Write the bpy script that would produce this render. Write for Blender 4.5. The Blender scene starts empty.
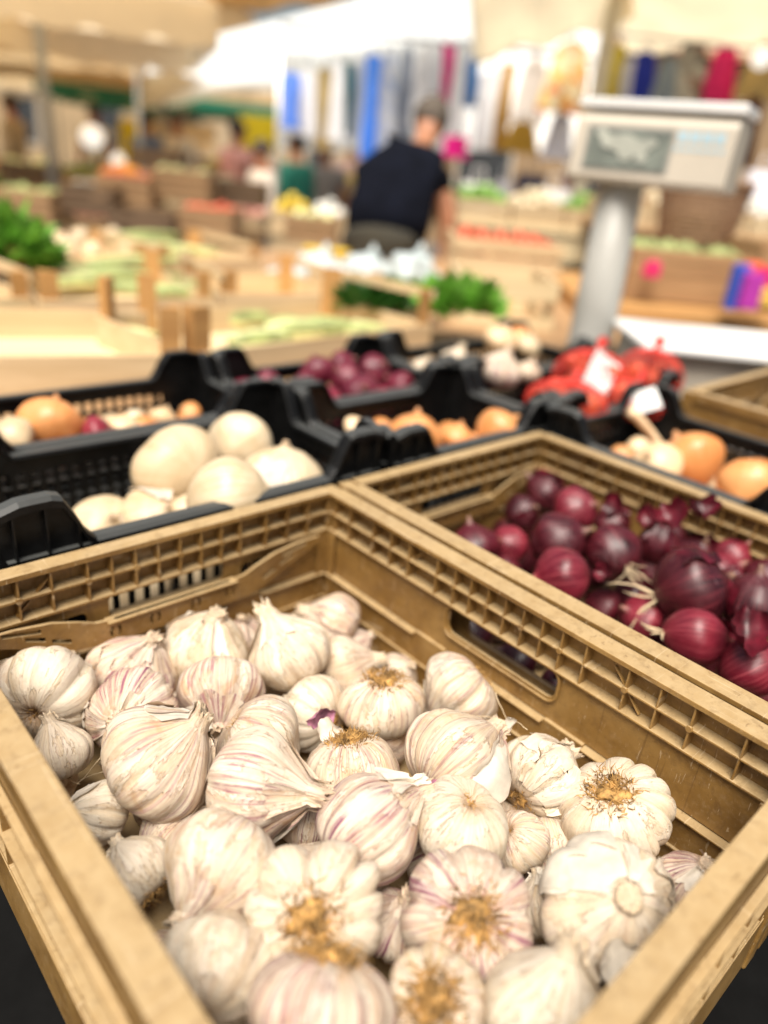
import bpy, bmesh, math, random
from mathutils import Vector, Matrix, Quaternion, noise
PI = math.pi
random.seed(7)
scn = bpy.context.scene
col = scn.collection
# ------------------------------------------------------------------ camera frame
CAM = Vector((0, 0, 1.34))
RX = Vector((0.73863672, -0.66797808, 0.09067017))
RY = Vector((0.22634248, 0.37245298, 0.90002659))
RZ_ = Vector((-0.63496841, -0.64427017, 0.42629927))
FOC = 735.0
def at(px, py, d):
    """world point seen at a pixel, d metres deep"""
    a, b = (px-384)/FOC, -(py-512)/FOC
    return CAM + (RX*a + RY*b - RZ_)*d
def cdir(r, u, c):
    v = RX*r + RY*u + RZ_*c
    return v.normalized()
def vdir(p, ax):
    """axis given as right / up / towards the viewer, at point p"""
    c = (CAM-Vector(p)).normalized(); rr = (RX - c*RX.dot(c)).normalized(); uu = c.cross(rr)
    return (rr*ax[0]+uu*ax[1]+c*ax[2]).normalized()
HEAD = -44.6*PI/180          # things that face the camera: local x = right, y = away

# ------------------------------------------------------------------ helpers
def tag(o, label=None, cat=None, group=None, kind=None):
    if label: o['label'] = label
    if cat: o['category'] = cat
    if group: o['group'] = group
    if kind: o['kind'] = kind
    return o
def empty(name, loc=(0, 0, 0), rz=0.0, label=None, cat=None, group=None):
    o = bpy.data.objects.new(name, None); col.objects.link(o)
    o.location = loc; o.rotation_euler = (0, 0, rz); o.empty_display_size = .05
    return tag(o, label, cat, group)
class MB:
    def __init__(s): s.v = []; s.f = []; s.att = None
    def add(s, vs, fs, M=None):
        n = len(s.v)
        for p in vs:
            p = Vector(p); s.v.append(M @ p if M is not None else p)
        for f in fs: s.f.append([i+n for i in f])
    def box(s, a, b, M=None):
        x0, y0, z0 = [min(a[i], b[i]) for i in range(3)]; x1, y1, z1 = [max(a[i], b[i]) for i in range(3)]
        s.add([(x0,y0,z0),(x1,y0,z0),(x1,y1,z0),(x0,y1,z0),(x0,y0,z1),(x1,y0,z1),(x1,y1,z1),(x0,y1,z1)],
              [(0,3,2,1),(4,5,6,7),(0,1,5,4),(1,2,6,5),(2,3,7,6),(3,0,4,7)], M)
    def bar(s, p0, p1, w, h, up=(0,0,1), M=None):
        p0 = Vector(p0); p1 = Vector(p1); d = (p1-p0); L = d.length; d = d.normalized()
        u = Vector(up); x = d.cross(u)
        if x.length < 1e-4: x = d.cross(Vector((1,0,0)))
        x.normalize(); u = x.cross(d)
        m = Matrix((x, d, u)).transposed().to_4x4(); m.translation = p0
        if M is not None: m = M @ m
        s.box((-w/2, 0, -h/2), (w/2, L, h/2), m)
    def tube(s, pts, rad, n=8, cap=True, M=None):
        pts = [Vector(p) for p in pts]
        if not hasattr(rad, '__len__'): rad = [rad]*len(pts)
        vs = []; fs = []; prev = None
        for i, p in enumerate(pts):
            d = (pts[min(i+1, len(pts)-1)] - pts[max(i-1, 0)])
            if d.length < 1e-9: d = Vector((0,0,1))
            d.normalize()
            if prev is None:
                x = d.cross(Vector((0,0,1)))
                if x.length < .05: x = d.cross(Vector((1,0,0)))
            else: x = prev - d*prev.dot(d)
            x.normalize(); prev = x; y = d.cross(x)
            for k in range(n):
                a = 2*PI*k/n; vs.append(p + (x*math.cos(a)+y*math.sin(a))*rad[i])
        for i in range(len(pts)-1):
            for k in range(n):
                k2 = (k+1) % n; fs.append((i*n+k, i*n+k2, (i+1)*n+k2, (i+1)*n+k))
        if cap: fs.append(tuple(range(n-1, -1, -1))); fs.append(tuple((len(pts)-1)*n+k for k in range(n)))
        s.add(vs, fs, M)
    def lathe(s, prof, n=24, M=None):
        vs = []; fs = []
        for (r, z) in prof:
            for k in range(n):
                a = 2*PI*k/n; vs.append((r*math.cos(a), r*math.sin(a), z))
        for i in range(len(prof)-1):
            for k in range(n):
                k2 = (k+1) % n; fs.append((i*n+k, i*n+k2, (i+1)*n+k2, (i+1)*n+k))
        s.add(vs, fs, M)
    def blob(s, c, r, sub=2, M=None, jit=0.0):
        bm = bmesh.new(); bmesh.ops.create_icosphere(bm, subdivisions=sub, radius=1)
        if not hasattr(r, '__len__'): r = (r, r, r)
        c = Vector(c)
        vs = []
        for v in bm.verts:
            q = v.co * (1 + jit*noise.noise(v.co*1.7 + c*9))
            vs.append(Vector((q.x*r[0], q.y*r[1], q.z*r[2])) + c)
        fs = [[v.index for v in f.verts] for f in bm.faces]; bm.free()
        s.add(vs, fs, M)
    def build(s, name, mat, parent=None, smooth=False, bevel=0, weld=False):
        me = bpy.data.meshes.new(name); me.from_pydata([tuple(v) for v in s.v], [], s.f)
        if s.att:
            a = me.attributes.new('gc', 'FLOAT_VECTOR', 'POINT')
            flat = []
            for q in s.att: flat += list(q)
            a.data.foreach_set('vector', flat)
        me.update(); me.materials.append(mat)
        if smooth: me.polygons.foreach_set('use_smooth', [True]*len(me.polygons))
        o = bpy.data.objects.new(name, me); col.objects.link(o)
        if parent is not None: o.parent = parent
        if bevel:
            m = o.modifiers.new('bevel', 'BEVEL'); m.width = bevel; m.segments = 2; m.limit_method = 'ANGLE'
            m.harden_normals = False
        return o
def frame(o, x, y, z):
    m = Matrix((Vector(x), Vector(y), Vector(z))).transposed().to_4x4(); m.translation = Vector(o); return m
def plate(outer, holes, th):
    """flat plate with holes, in XY, centred in Z: returns verts, faces"""
    cu = bpy.data.curves.new('tmp', 'CURVE'); cu.dimensions = '2D'; cu.fill_mode = 'BOTH'; cu.extrude = th/2
    for pts in [outer]+holes:
        sp = cu.splines.new('POLY'); sp.points.add(len(pts)-1)
        for i, p in enumerate(pts): sp.points[i].co = (p[0], p[1], 0, 1)
        sp.use_cyclic_u = True
    ob = bpy.data.objects.new('tmp', cu)
    me = bpy.data.meshes.new_from_object(ob)
    vs = [v.co.copy() for v in me.vertices]; fs = [list(p.vertices) for p in me.polygons]
    bpy.data.objects.remove(ob); bpy.data.curves.remove(cu); bpy.data.meshes.remove(me)
    return vs, fs
def rrect(x0, y0, x1, y1, r, n=5):
    out = []
    for cx, cy, a0 in ((x1-r, y1-r, 0), (x0+r, y1-r, 90), (x0+r, y0+r, 180), (x1-r, y0+r, 270)):
        for k in range(n+1):
            a = math.radians(a0 + 90*k/n); out.append((cx+r*math.cos(a), cy+r*math.sin(a)))
    return out
def crom(pts, n):
    """catmull-rom resample of a list of tuples"""
    P = [pts[0]]+list(pts)+[pts[-1]]; out = []; m = len(pts)-1
    for i in range(n):
        t = i/(n-1)*m; k = min(int(t), m-1); f = t-k
        p0, p1, p2, p3 = P[k], P[k+1], P[k+2], P[k+3]
        out.append(tuple(.5*((2*b)+(-a+c)*f+(2*a-5*b+4*c-d)*f*f+(-a+3*b-3*c+d)*f**3) for a, b, c, d in zip(p0, p1, p2, p3)))
    return out

# ------------------------------------------------------------------ materials
def newmat(name):
    m = bpy.data.materials.new(name); m.use_nodes = True; nt = m.node_tree; nt.nodes.clear()
    out = nt.nodes.new('ShaderNodeOutputMaterial'); b = nt.nodes.new('ShaderNodeBsdfPrincipled')
    nt.links.new(b.outputs[0], out.inputs[0]); return m, nt, b
def N(nt, typ, **kw):
    n = nt.nodes.new(typ)
    for k, v in kw.items():
        if k.startswith('i_'):
            n.inputs[k[2:]].default_value = v
        else: setattr(n, k, v)
    return n
def ramp(nt, src, stops):
    r = nt.nodes.new('ShaderNodeValToRGB'); e = r.color_ramp.elements
    while len(e) < len(stops): e.new(.5)
    for i, (p, c) in enumerate(stops):
        e[i].position = p; e[i].color = (c[0], c[1], c[2], 1) if hasattr(c, '__len__') else (c, c, c, 1)
    nt.links.new(src, r.inputs[0]); return r.outputs[0]
def mix(nt, fac, a, b, mode='MIX'):
    m = nt.nodes.new('ShaderNodeMix'); m.data_type = 'RGBA'; m.blend_type = mode; m.clamp_factor = True
    for s, v in ((m.inputs[0], fac), (m.inputs[6], a), (m.inputs[7], b)):
        if hasattr(v, 'is_output'): nt.links.new(v, s)
        elif hasattr(v, '__len__'): s.default_value = (v[0], v[1], v[2], 1)
        else: s.default_value = v
    return m.outputs[2]
def math_(nt, op, a, b=None):
    m = nt.nodes.new('ShaderNodeMath'); m.operation = op; m.use_clamp = False
    for s, v in ((m.inputs[0], a), (m.inputs[1], b)):
        if v is None: continue
        if hasattr(v, 'is_output'): nt.links.new(v, s)
        else: s.default_value = v
    return m.outputs[0]
def noise_(nt, vec, scale, detail=4, rough=.55, dist=0.0):
    n = N(nt, 'ShaderNodeTexNoise'); n.inputs['Scale'].default_value = scale; n.inputs['Detail'].default_value = detail
    n.inputs['Roughness'].default_value = rough; n.inputs['Distortion'].default_value = dist
    nt.links.new(vec, n.inputs['Vector']); return n.outputs['Fac']
def vmul(nt, vec, s, off=None):
    m = nt.nodes.new('ShaderNodeVectorMath'); m.operation = 'MULTIPLY'; nt.links.new(vec, m.inputs[0]); m.inputs[1].default_value = s
    r = m.outputs[0]
    if off is not None:
        a = nt.nodes.new('ShaderNodeVectorMath'); a.operation = 'ADD'; nt.links.new(r, a.inputs[0])
        if hasattr(off, 'is_output'): nt.links.new(off, a.inputs[1])
        else: a.inputs[1].default_value = off
        r = a.outputs[0]
    return r
def bump(nt, b, h, strength=.3, dist=.001, prev=None):
    n = nt.nodes.new('ShaderNodeBump'); n.inputs['Strength'].default_value = strength; n.inputs['Distance'].default_value = dist
    nt.links.new(h, n.inputs['Height'])
    if prev is not None: nt.links.new(prev, n.inputs['Normal'])
    nt.links.new(n.outputs[0], b.inputs['Normal']); return n.outputs[0]
def rnd_off(nt):
    oi = nt.nodes.new('ShaderNodeObjectInfo'); m = math_(nt, 'MULTIPLY', oi.outputs['Random'], 57.0)
    c = nt.nodes.new('ShaderNodeCombineXYZ')
    for i in range(3): nt.links.new(m, c.inputs[i])
    return c.outputs[0], oi.outputs['Random']

def simple(name, c, rough=.6, var=.12, scale=8, metal=0.0, spec=.5, bmp=0.0, bscale=60, sub=0.0, emit=0, trans=0.0):
    m, nt, b = newmat(name)
    tc = N(nt, 'ShaderNodeTexCoord'); off, rv = rnd_off(nt); v = vmul(nt, tc.outputs['Object'], (1,1,1), off)
    f = noise_(nt, v, scale, 5, .6)
    lo = tuple(x*(1-var*1.6) for x in c); hi = tuple(min(1, x*(1+var)) for x in c)
    cc = ramp(nt, f, [(.3, lo), (.7, hi)]); nt.links.new(cc, b.inputs['Base Color'])
    b.inputs['Roughness'].default_value = rough; b.inputs['Metallic'].default_value = metal
    b.inputs['Specular IOR Level'].default_value = spec
    if bmp: bump(nt, b, noise_(nt, v, bscale, 4), bmp, .002)
    if sub: b.inputs['Subsurface Weight'].default_value = sub; b.inputs['Subsurface Radius'].default_value = (.01, .006, .004); b.inputs['Subsurface Scale'].default_value = .5
    if emit: nt.links.new(cc, b.inputs['Emission Color']); b.inputs['Emission Strength'].default_value = emit
    if trans:
        t = nt.nodes.new('ShaderNodeBsdfTranslucent'); nt.links.new(cc, t.inputs[0])
        ms = nt.nodes.new('ShaderNodeMixShader'); ms.inputs[0].default_value = trans
        nt.links.new(b.outputs[0], ms.inputs[1]); nt.links.new(t.outputs[0], ms.inputs[2])
        out = [n for n in nt.nodes if n.type == 'OUTPUT_MATERIAL'][0]; nt.links.new(ms.outputs[0], out.inputs[0])
    return m

def mat_crate():
    m, nt, b = newmat('tan_plastic')
    tc = N(nt, 'ShaderNodeTexCoord'); v = tc.outputs['Object']
    big = noise_(nt, v, 9, 5, .65, .4)
    c = ramp(nt, big, [(.30, (.130,.062,.014)), (.5, (.225,.122,.032)), (.70, (.33,.195,.062))])
    # dusty scuffs
    sc = noise_(nt, vmul(nt, v, (1,1,1)), 170, 6, .75); scm = ramp(nt, sc, [(.5, 0), (.72, 1)])
    dm = ramp(nt, noise_(nt, v, 22, 4, .6), [(.42, 0), (.65, 1)])
    k = math_(nt, 'MULTIPLY', scm, dm); k = math_(nt, 'MULTIPLY', k, .38)
    c = mix(nt, k, c, (.50,.38,.23))
    # dark grime smears
    gr = ramp(nt, noise_(nt, v, 34, 7, .7, 1.6), [(.58, 0), (.66, .75), (.7, .1), (.8, .5)])
    c = mix(nt, math_(nt, 'MULTIPLY', gr, .55), c, (.13,.065,.02))
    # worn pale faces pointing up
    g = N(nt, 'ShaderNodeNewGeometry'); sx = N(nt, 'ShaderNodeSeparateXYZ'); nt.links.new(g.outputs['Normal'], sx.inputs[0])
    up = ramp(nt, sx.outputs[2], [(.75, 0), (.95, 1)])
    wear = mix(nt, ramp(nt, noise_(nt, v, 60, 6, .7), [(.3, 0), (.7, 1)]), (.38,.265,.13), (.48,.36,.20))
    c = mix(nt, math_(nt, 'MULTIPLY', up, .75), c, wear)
    for sc_, col_ in (((9,420,60),(.60,.47,.30)), ((380,12,50),(.60,.47,.30)), ((160,200,7),(.12,.06,.02))):
        s_ = ramp(nt, noise_(nt, vmul(nt, v, sc_), 1.0, 3, .5, .6), [(.66, 0), (.70, 1)])
        c = mix(nt, math_(nt, 'MULTIPLY', s_, .45), c, col_)
    dirt = ramp(nt, noise_(nt, v, 75, 6, .75), [(.52, 0), (.62, 1)])
    c = mix(nt, math_(nt, 'MULTIPLY', dirt, .28), c, (.12,.065,.025))
    nt.links.new(c, b.inputs['Base Color'])
    b.inputs['Roughness'].default_value = .42
    nt.links.new(ramp(nt, sc, [(.3, .30), (.7, .52)]), b.inputs['Roughness'])
    p = bump(nt, b, noise_(nt, v, 420, 3, .6), .18, .0006)
    bump(nt, b, big, .3, .004, p)
    return m
def mat_black():
    m, nt, b = newmat('black_plastic')
    tc = N(nt, 'ShaderNodeTexCoord'); v = tc.outputs['Object']
    c = ramp(nt, noise_(nt, v, 60, 6, .7), [(.4, (.003,.003,.003)), (.75, (.010,.010,.010))])
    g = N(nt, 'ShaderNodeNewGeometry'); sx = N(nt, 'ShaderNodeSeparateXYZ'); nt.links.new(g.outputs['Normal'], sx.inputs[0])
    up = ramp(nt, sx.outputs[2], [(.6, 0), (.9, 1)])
    c = mix(nt, math_(nt, 'MULTIPLY', up, .8), c, (.075,.078,.075))  # upward faces greyed: highlights on the rims put into the base colour
    nt.links.new(c, b.inputs['Base Color']); b.inputs['Roughness'].default_value = .42; b.inputs['Specular IOR Level'].default_value = .22
    bump(nt, b, noise_(nt, v, 200, 4), .15, .0006)
    return m
def mat_garlic(name, purple, cream, streak=(.27,.10,.13), tan=.5):
    m, nt, b = newmat(name)
    at_ = N(nt, 'ShaderNodeAttribute'); at_.attribute_name = 'gc'; gc = at_.outputs['Vector']
    sep = N(nt, 'ShaderNodeSeparateXYZ'); nt.links.new(gc, sep.inputs[0]); t = sep.outputs[2]
    off, rv = rnd_off(nt); tc = N(nt, 'ShaderNodeTexCoord'); ob = vmul(nt, tc.outputs['Object'], (1,1,1), off)
    lv = vmul(nt, gc, (1,1,.22), off)
    fine = noise_(nt, vmul(nt, gc, (1,1,.085), off), 62, 6, .72, .25)
    med = noise_(nt, lv, 9, 5, .6, .3)
    white = (.72,.64,.51)
    c = ramp(nt, med, [(.3, cream), (.62, white)])
    # per bulb warmth
    c = mix(nt, math_(nt, 'MULTIPLY', rv, .45), c, (.66,.50,.33))
    # thin darker fibres
    fm = ramp(nt, fine, [(.50, 0), (.62, 1)])
    c = mix(nt, math_(nt, 'MULTIPLY', fm, .42), c, tuple(q*.66 for q in cream))
    blot = ramp(nt, noise_(nt, ob, 55, 5, .65), [(.5, 0), (.75, 1)])
    c = mix(nt, math_(nt, 'MULTIPLY', blot, .45), c, tuple(q*.78 for q in cream))
    # torn outer layers: a step in height and a thin dry edge
    ly = noise_(nt, vmul(nt, gc, (1,1,1.3), off), 1.9, 6, .62, .35)
    step = ramp(nt, ly, [(.500, 0), (.512, 1)]); edge = ramp(nt, ly, [(.486, 0), (.500, 1), (.507, 0)])
    c = mix(nt, math_(nt, 'MULTIPLY', step, .45), c, (.74,.66,.54))
    c = mix(nt, math_(nt, 'MULTIPLY', edge, .55), c, (.42,.28,.16))
    # purple / pink streaks running along the bulb, in patches
    pn = noise_(nt, vmul(nt, gc, (1,1,.16), off), 13, 5, .7, .5)
    pm = ramp(nt, pn, [(.49, 0), (.61, 1)])
    patch = ramp(nt, noise_(nt, ob, 24, 3, .5), [(.40, 0), (.52, 1)])
    k = math_(nt, 'MULTIPLY', math_(nt, 'MULTIPLY', pm, patch), purple)
    c = mix(nt, k, c, streak)
    wide = ramp(nt, noise_(nt, vmul(nt, gc, (1,1,.3), off), 4, 3, .5), [(.45, 0), (.7, 1)])
    c = mix(nt, math_(nt, 'MULTIPLY', wide, purple*.30), c, (.56,.35,.26))
    # tan papery stains
    st = ramp(nt, noise_(nt, ob, 38, 6, .7, .6), [(.54, 0), (.70, 1)])
    c = mix(nt, math_(nt, 'MULTIPLY', st, tan*.8), c, (.46,.26,.11))
    rt = ramp(nt, t, [(.0, 1), (.14, .9), (.30, 0)])
    rn = ramp(nt, noise_(nt, lv, 16, 4, .7), [(.35, .15), (.62, 1)])
    c = mix(nt, math_(nt, 'MULTIPLY', math_(nt, 'MULTIPLY', rt, rn), .85), c, (.42,.22,.085))
    nk = ramp(nt, t, [(.78, 0), (1.0, 1)])
    c = mix(nt, math_(nt, 'MULTIPLY', nk, .55), c, (.66,.50,.32))
    nt.links.new(c, b.inputs['Base Color'])
    b.inputs['Roughness'].default_value = .50; b.inputs['Specular IOR Level'].default_value = .42
    b.inputs['Subsurface Weight'].default_value = .05; b.inputs['Subsurface Radius'].default_value = (.012,.008,.005); b.inputs['Subsurface Scale'].default_value = .35
    p = bump(nt, b, fine, .6, .0009)
    p = bump(nt, b, med, .30, .003, p)
    p = bump(nt, b, step, .8, .0009, p)
    p = bump(nt, b, noise_(nt, ob, 45, 6, .7, 1.5), .35, .0025, p)
    bump(nt, b, noise_(nt, ob, 120, 5, .7), .30, .0012, p)
    return m
def mat_onion(name, a, bcol, c2, rough=.32, vein=.5, coat=.25):
    m, nt, b = newmat(name)
    at_ = N(nt, 'ShaderNodeAttribute'); at_.attribute_name = 'gc'; gc = at_.outputs['Vector']
    sep = N(nt, 'ShaderNodeSeparateXYZ'); nt.links.new(gc, sep.inputs[0]); t = sep.outputs[2]
    off, rv = rnd_off(nt); tc = N(nt, 'ShaderNodeTexCoord'); ob = vmul(nt, tc.outputs['Object'], (1,1,1), off)
    big = noise_(nt, ob, 17, 4, .6, .5)
    c = ramp(nt, big, [(.32, a), (.66, bcol)])
    c = mix(nt, math_(nt, 'MULTIPLY', rv, .6), c, a)
    fine = noise_(nt, vmul(nt, gc, (1,1,.08), off), 22, 4, .6)
    fm = ramp(nt, fine, [(.54, 0), (.62, 1)])
    c = mix(nt, math_(nt, 'MULTIPLY', fm, vein), c, c2)
    dry = ramp(nt, noise_(nt, ob, 40, 6, .7, 1.0), [(.60, 0), (.72, 1)])
    c = mix(nt, math_(nt, 'MULTIPLY', dry, .35), c, tuple(x*.5+.12 for x in c2))
    nk = ramp(nt, t, [(.80, 0), (1.0, 1)])
    c = mix(nt, math_(nt, 'MULTIPLY', nk, .5), c, (.42,.27,.17))
    nt.links.new(c, b.inputs['Base Color'])
    nt.links.new(ramp(nt, big, [(.3, rough), (.7, rough+.18)]), b.inputs['Roughness'])
    b.inputs['Coat Weight'].default_value = coat; b.inputs['Coat Roughness'].default_value = .25
    p = bump(nt, b, fine, .4, .0012)
    bump(nt, b, noise_(nt, ob, 90, 5, .7), .25, .0012, p)
    return m
def mat_wood(name, a, bcol, sc=1.0):
    m, nt, b = newmat(name)
    tc = N(nt, 'ShaderNodeTexCoord'); off, rv = rnd_off(nt)
    v = vmul(nt, tc.outputs['Object'], (3*sc, 40*sc, 40*sc), off)
    f = noise_(nt, v, 1.0, 6, .65, .8)
    c = ramp(nt, f, [(.3, a), (.7, bcol)])
    nt.links.new(c, b.inputs['Base Color']); b.inputs['Roughness'].default_value = .65
    bump(nt, b, f, .25, .003)
    return m

M = {}
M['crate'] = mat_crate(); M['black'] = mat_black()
M['g_white'] = mat_garlic('garlic_white', .22, (.60,.48,.32), tan=.4)
M['g_cream'] = mat_garlic('garlic_cream', .60, (.52,.37,.22), tan=.8)
M['g_pink'] = mat_garlic('garlic_pink', .95, (.50,.34,.225), tan=.85)
M['g_purple'] = mat_garlic('garlic_purple', 1.0, (.45,.29,.21), streak=(.22,.06,.11), tan=.75)
M['g_yellow'] = mat_garlic('garlic_yellowed', .35, (.55,.37,.17), tan=.9)
M['roots'] = simple('dry_roots', (.42,.235,.07), .8, .6, 140)
M['roots_pale'] = simple('pale_roots', (.62,.48,.30), .7, .2, 40)
M['paper'] = simple('papery_skin', (.80,.72,.60), .55, .14, 60, trans=.25, bmp=.3, bscale=160)
M['paper_purple'] = simple('purple_papery_skin', (.38,.16,.24), .5, .7, 70, trans=.2)
M['paper_red'] = simple('red_onion_dry_skin', (.10,.006,.014), .4, .6, 40, trans=.12)
M['neckend'] = simple('cut_neck', (.50,.33,.17), .8, .3, 200)
M['red'] = mat_onion('red_onion', (.018,.002,.004), (.10,.005,.012), (.26,.035,.05), .34, .45, .12)
M['red_pink'] = mat_onion('red_onion_pink', (.07,.004,.010), (.30,.018,.038), (.50,.10,.12), .32, .45, .12)
M['red_back'] = mat_onion('red_onion_bright', (.06,.004,.013), (.26,.018,.045), (.42,.10,.13), .35, .3, .1)
M['orange'] = mat_onion('orange_onion', (.56,.20,.05), (.76,.36,.13), (.80,.50,.25), .35, .3)
M['palegold'] = mat_onion('pale_gold_onion', (.70,.46,.24), (.82,.64,.42), (.84,.72,.52), .38, .3)
M['whiteonion'] = mat_onion('white_onion', (.52,.38,.22), (.74,.63,.45), (.42,.28,.12), .42, .6)
M['wood'] = mat_wood('pale_wood', (.52,.37,.20), (.70,.54,.33))
M['wood_o'] = mat_wood('orange_wood', (.38,.19,.06), (.52,.29,.10))
M['wood_d'] = mat_wood('dark_wood', (.10,.06,.03), (.18,.11,.06))
M['wood_m'] = mat_wood('brown_wood', (.30,.17,.08), (.44,.27,.13))
M['ply'] = mat_wood('plywood', (.62,.47,.26), (.76,.62,.38), .5)
M['white'] = simple('white_paint', (.78,.78,.76), .4, .05)
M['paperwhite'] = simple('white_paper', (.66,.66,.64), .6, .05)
M['scale'] = simple('scale_enamel', (.52,.47,.385), .4, .07, 5)
M['scale_col'] = simple('scale_column', (.42,.415,.38), .4, .08, 5)
M['lcd'] = simple('display_glass', (.17,.19,.16), .12, .35, 12, spec=.8)
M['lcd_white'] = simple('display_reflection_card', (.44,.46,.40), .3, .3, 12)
M['blueprint'] = simple('blue_print', (.36,.52,.60), .5, .05)
M['steel'] = simple('steel', (.55,.55,.55), .3, .05, 10, metal=.9)
M['greypost'] = simple('grey_post', (.30,.29,.26), .5, .1)
M['darkmetal'] = simple('dark_metal', (.06,.06,.06), .5, .2)
M['leaf'] = simple('leaf_green', (.17,.40,.045), .5, .45, 30, trans=.3)
M['leafd'] = simple('leaf_dark_green', (.045,.15,.02), .5, .4, 30, trans=.25)
M['leafp'] = simple('leaf_pale_green', (.48,.55,.22), .5, .3, 20, trans=.3)
M['endive'] = simple('endive_cream', (.72,.72,.36), .5, .2, 12, sub=.1)
M['redbag'] = simple('red_net', (.62,.045,.03), .5, .25, 60)
M['tomato'] = simple('red_shallot', (.62,.10,.04), .3, .25, 20)
M['plastic_w'] = simple('white_plastic_bag', (.74,.83,.84), .3, .1, 6, trans=.35)
M['yellow'] = simple('yellow_plastic', (.80,.52,.01), .4, .1)
M['navy'] = simple('navy_jersey', (.004,.005,.010), .95, .3, 12, spec=.1, bmp=.3, bscale=200)
M['olive'] = simple('olive_cotton', (.035,.031,.02), .9, .2)
M['skin'] = simple('skin', (.40,.175,.09), .5, .1, 10, sub=.1)
M['hair_g'] = simple('grey_hair', (.10,.078,.058), .8, .3, 60)
M['hair_d'] = simple('dark_hair', (.03,.02,.015), .7, .3, 60)
M['brickred'] = simple('red_band', (.26,.07,.06), .8, .2)
M['canvas'] = simple('beige_canvas', (.90,.75,.52), .8, .10, 2, trans=.8)
M['canvas_d'] = simple('tan_canvas', (.66,.48,.26), .8, .15, 2, trans=.6)
M['canvas_w'] = simple('white_canvas', (.93,.95,.95), .7, .02, 2, trans=.8)
M['green_trim'] = simple('green_trim', (.01,.17,.10), .7, .1)
M['wicker'] = simple('wicker', (.35,.21,.12), .8, .3, 60, bmp=.5)
M['plaster'] = simple('ochre_plaster', (.42,.30,.17), .9, .15, .6)
M['glass_d'] = simple('window_pane', (.05,.055,.06), .15, .2)
def flat(name, c, **k):
    key = 'x_'+name
    if key not in M: M[key] = simple(name, c, **({'rough': .7, 'var': .12, 'scale': 14} | k))
    return M[key]

# ------------------------------------------------------------------ bulbs
GPROF = [(-.60,0.0),(-.66,.10),(-.72,.22),(-.73,.36),(-.66,.60),(-.45,.86),(-.15,.985),(.10,.985),(.34,.86),(.56,.62),(.90,.27),(1.05,.215),(1.22,.19),(1.40,.20)]
OPROF = [(-.90,0.0),(-.895,.08),(-.86,.2),(-.74,.47),(-.50,.77),(-.18,.96),(.10,1.0),(.38,.90),(.62,.68),(.80,.45),(.94,.27),(1.08,.16),(1.24,.10),(1.42,.075)]
def surf(rng, R, prof, lobes, amp, neck, bend, nth, nt_, warp=None, wr=.02, stretch=1.0):
    """closure p(theta,t) -> Vector of the bulb's surface"""
    P = crom(prof, 120)
    ph = rng.random()*6.28; s1, s2, s3 = [rng.uniform(-.35,.35) for _ in range(3)]
    sd = Vector((rng.random()*50, rng.random()*50, rng.random()*50))
    twist = rng.uniform(-.5,.5); el = rng.uniform(.93,1.0); ea = rng.random()*3
    def p(th, t):
        q = t*119; k = min(int(q), 118); f = q-k
        z = P[k][0]*(1-f)+P[k+1][0]*f; r = P[k][1]*(1-f)+P[k+1][1]*f
        if z > .75: z = .75 + (z-.75)*(neck if neck < 1 else 1+(neck-1)*.45)*.62
        th2 = th + s1*math.sin(th+ph)*1.3 + s2*math.sin(2*th)*.8
        w = max(0, 1-abs((t-.30)/.52))**.7 if t < .30 else max(0, 1-(t-.30)/.60)**.8
        if lobes:
            c = abs(math.sin(lobes*th2/2 + ph))
            groove = (1-c)**2.2
            lump = amp*w*(.28 - 1.05*groove) * (1+.5*math.sin(th2*1.3+s3*9))
            r *= 1+lump
        n1 = noise.noise(Vector((math.cos(th)*1.2, math.sin(th)*1.2, z*1.1))+sd)
        n2 = noise.noise(Vector((math.cos(th)*3.6, math.sin(th)*3.6, z*1.6))+sd)
        r *= 1 + .11*n1*(1 if t < .8 else .6) + wr*n2*1.4
        a = th + twist*max(0, t-.55)
        x = r*math.cos(a)*el; y = r*math.sin(a)
        x, y = x*math.cos(ea)-y*math.sin(ea), x*math.sin(ea)+y*math.cos(ea)
        zz = z*stretch
        bz = max(0, z-.55)
        x += bend[0]*bz*bz; y += bend[1]*bz*bz
        return Vector((x, y, zz))*R
    return p
def bulb_mesh(p, nth, nt_, rng=None, ragged=0.0):
    mb = MB(); mb.att = []; vs = []; fs = []
    for i in range(nt_):
        t = i/(nt_-1)
        t = t**.92
        for k in range(nth):
            th = 2*PI*k/nth
            q = p(th, t)
            if ragged and i >= nt_-2:
                q = q + (p(th, 1.0)-p(th, .93))*ragged*noise.noise(Vector((math.cos(th)*3, math.sin(th)*3, 4)))*(1 if i == nt_-1 else .5)
            vs.append(q); mb.att.append((math.cos(th), math.sin(th), t))
    for i in range(nt_-1):
        for k in range(nth):
            k2 = (k+1) % nth; fs.append((i*nth+k, i*nth+k2, (i+1)*nth+k2, (i+1)*nth+k))
    # sunken neck end
    c0 = len(vs); cen = sum((vs[(nt_-1)*nth+k] for k in range(nth)), Vector())/nth
    inner = (nt_-1)*nth
    for k in range(nth):
        vs.append(cen + (vs[inner+k]-cen)*.6 - (p(0,1.0)-p(0,.95))*.5); mb.att.append((math.cos(6.28*k/nth), math.sin(6.28*k/nth), 1.0))
    for k in range(nth):
        k2 = (k+1) % nth; fs.append((inner+k, inner+k2, c0+k2, c0+k))
    fs.append(tuple(range(c0, c0+nth)))
    mb.v = vs; mb.f = fs
    return mb
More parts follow.
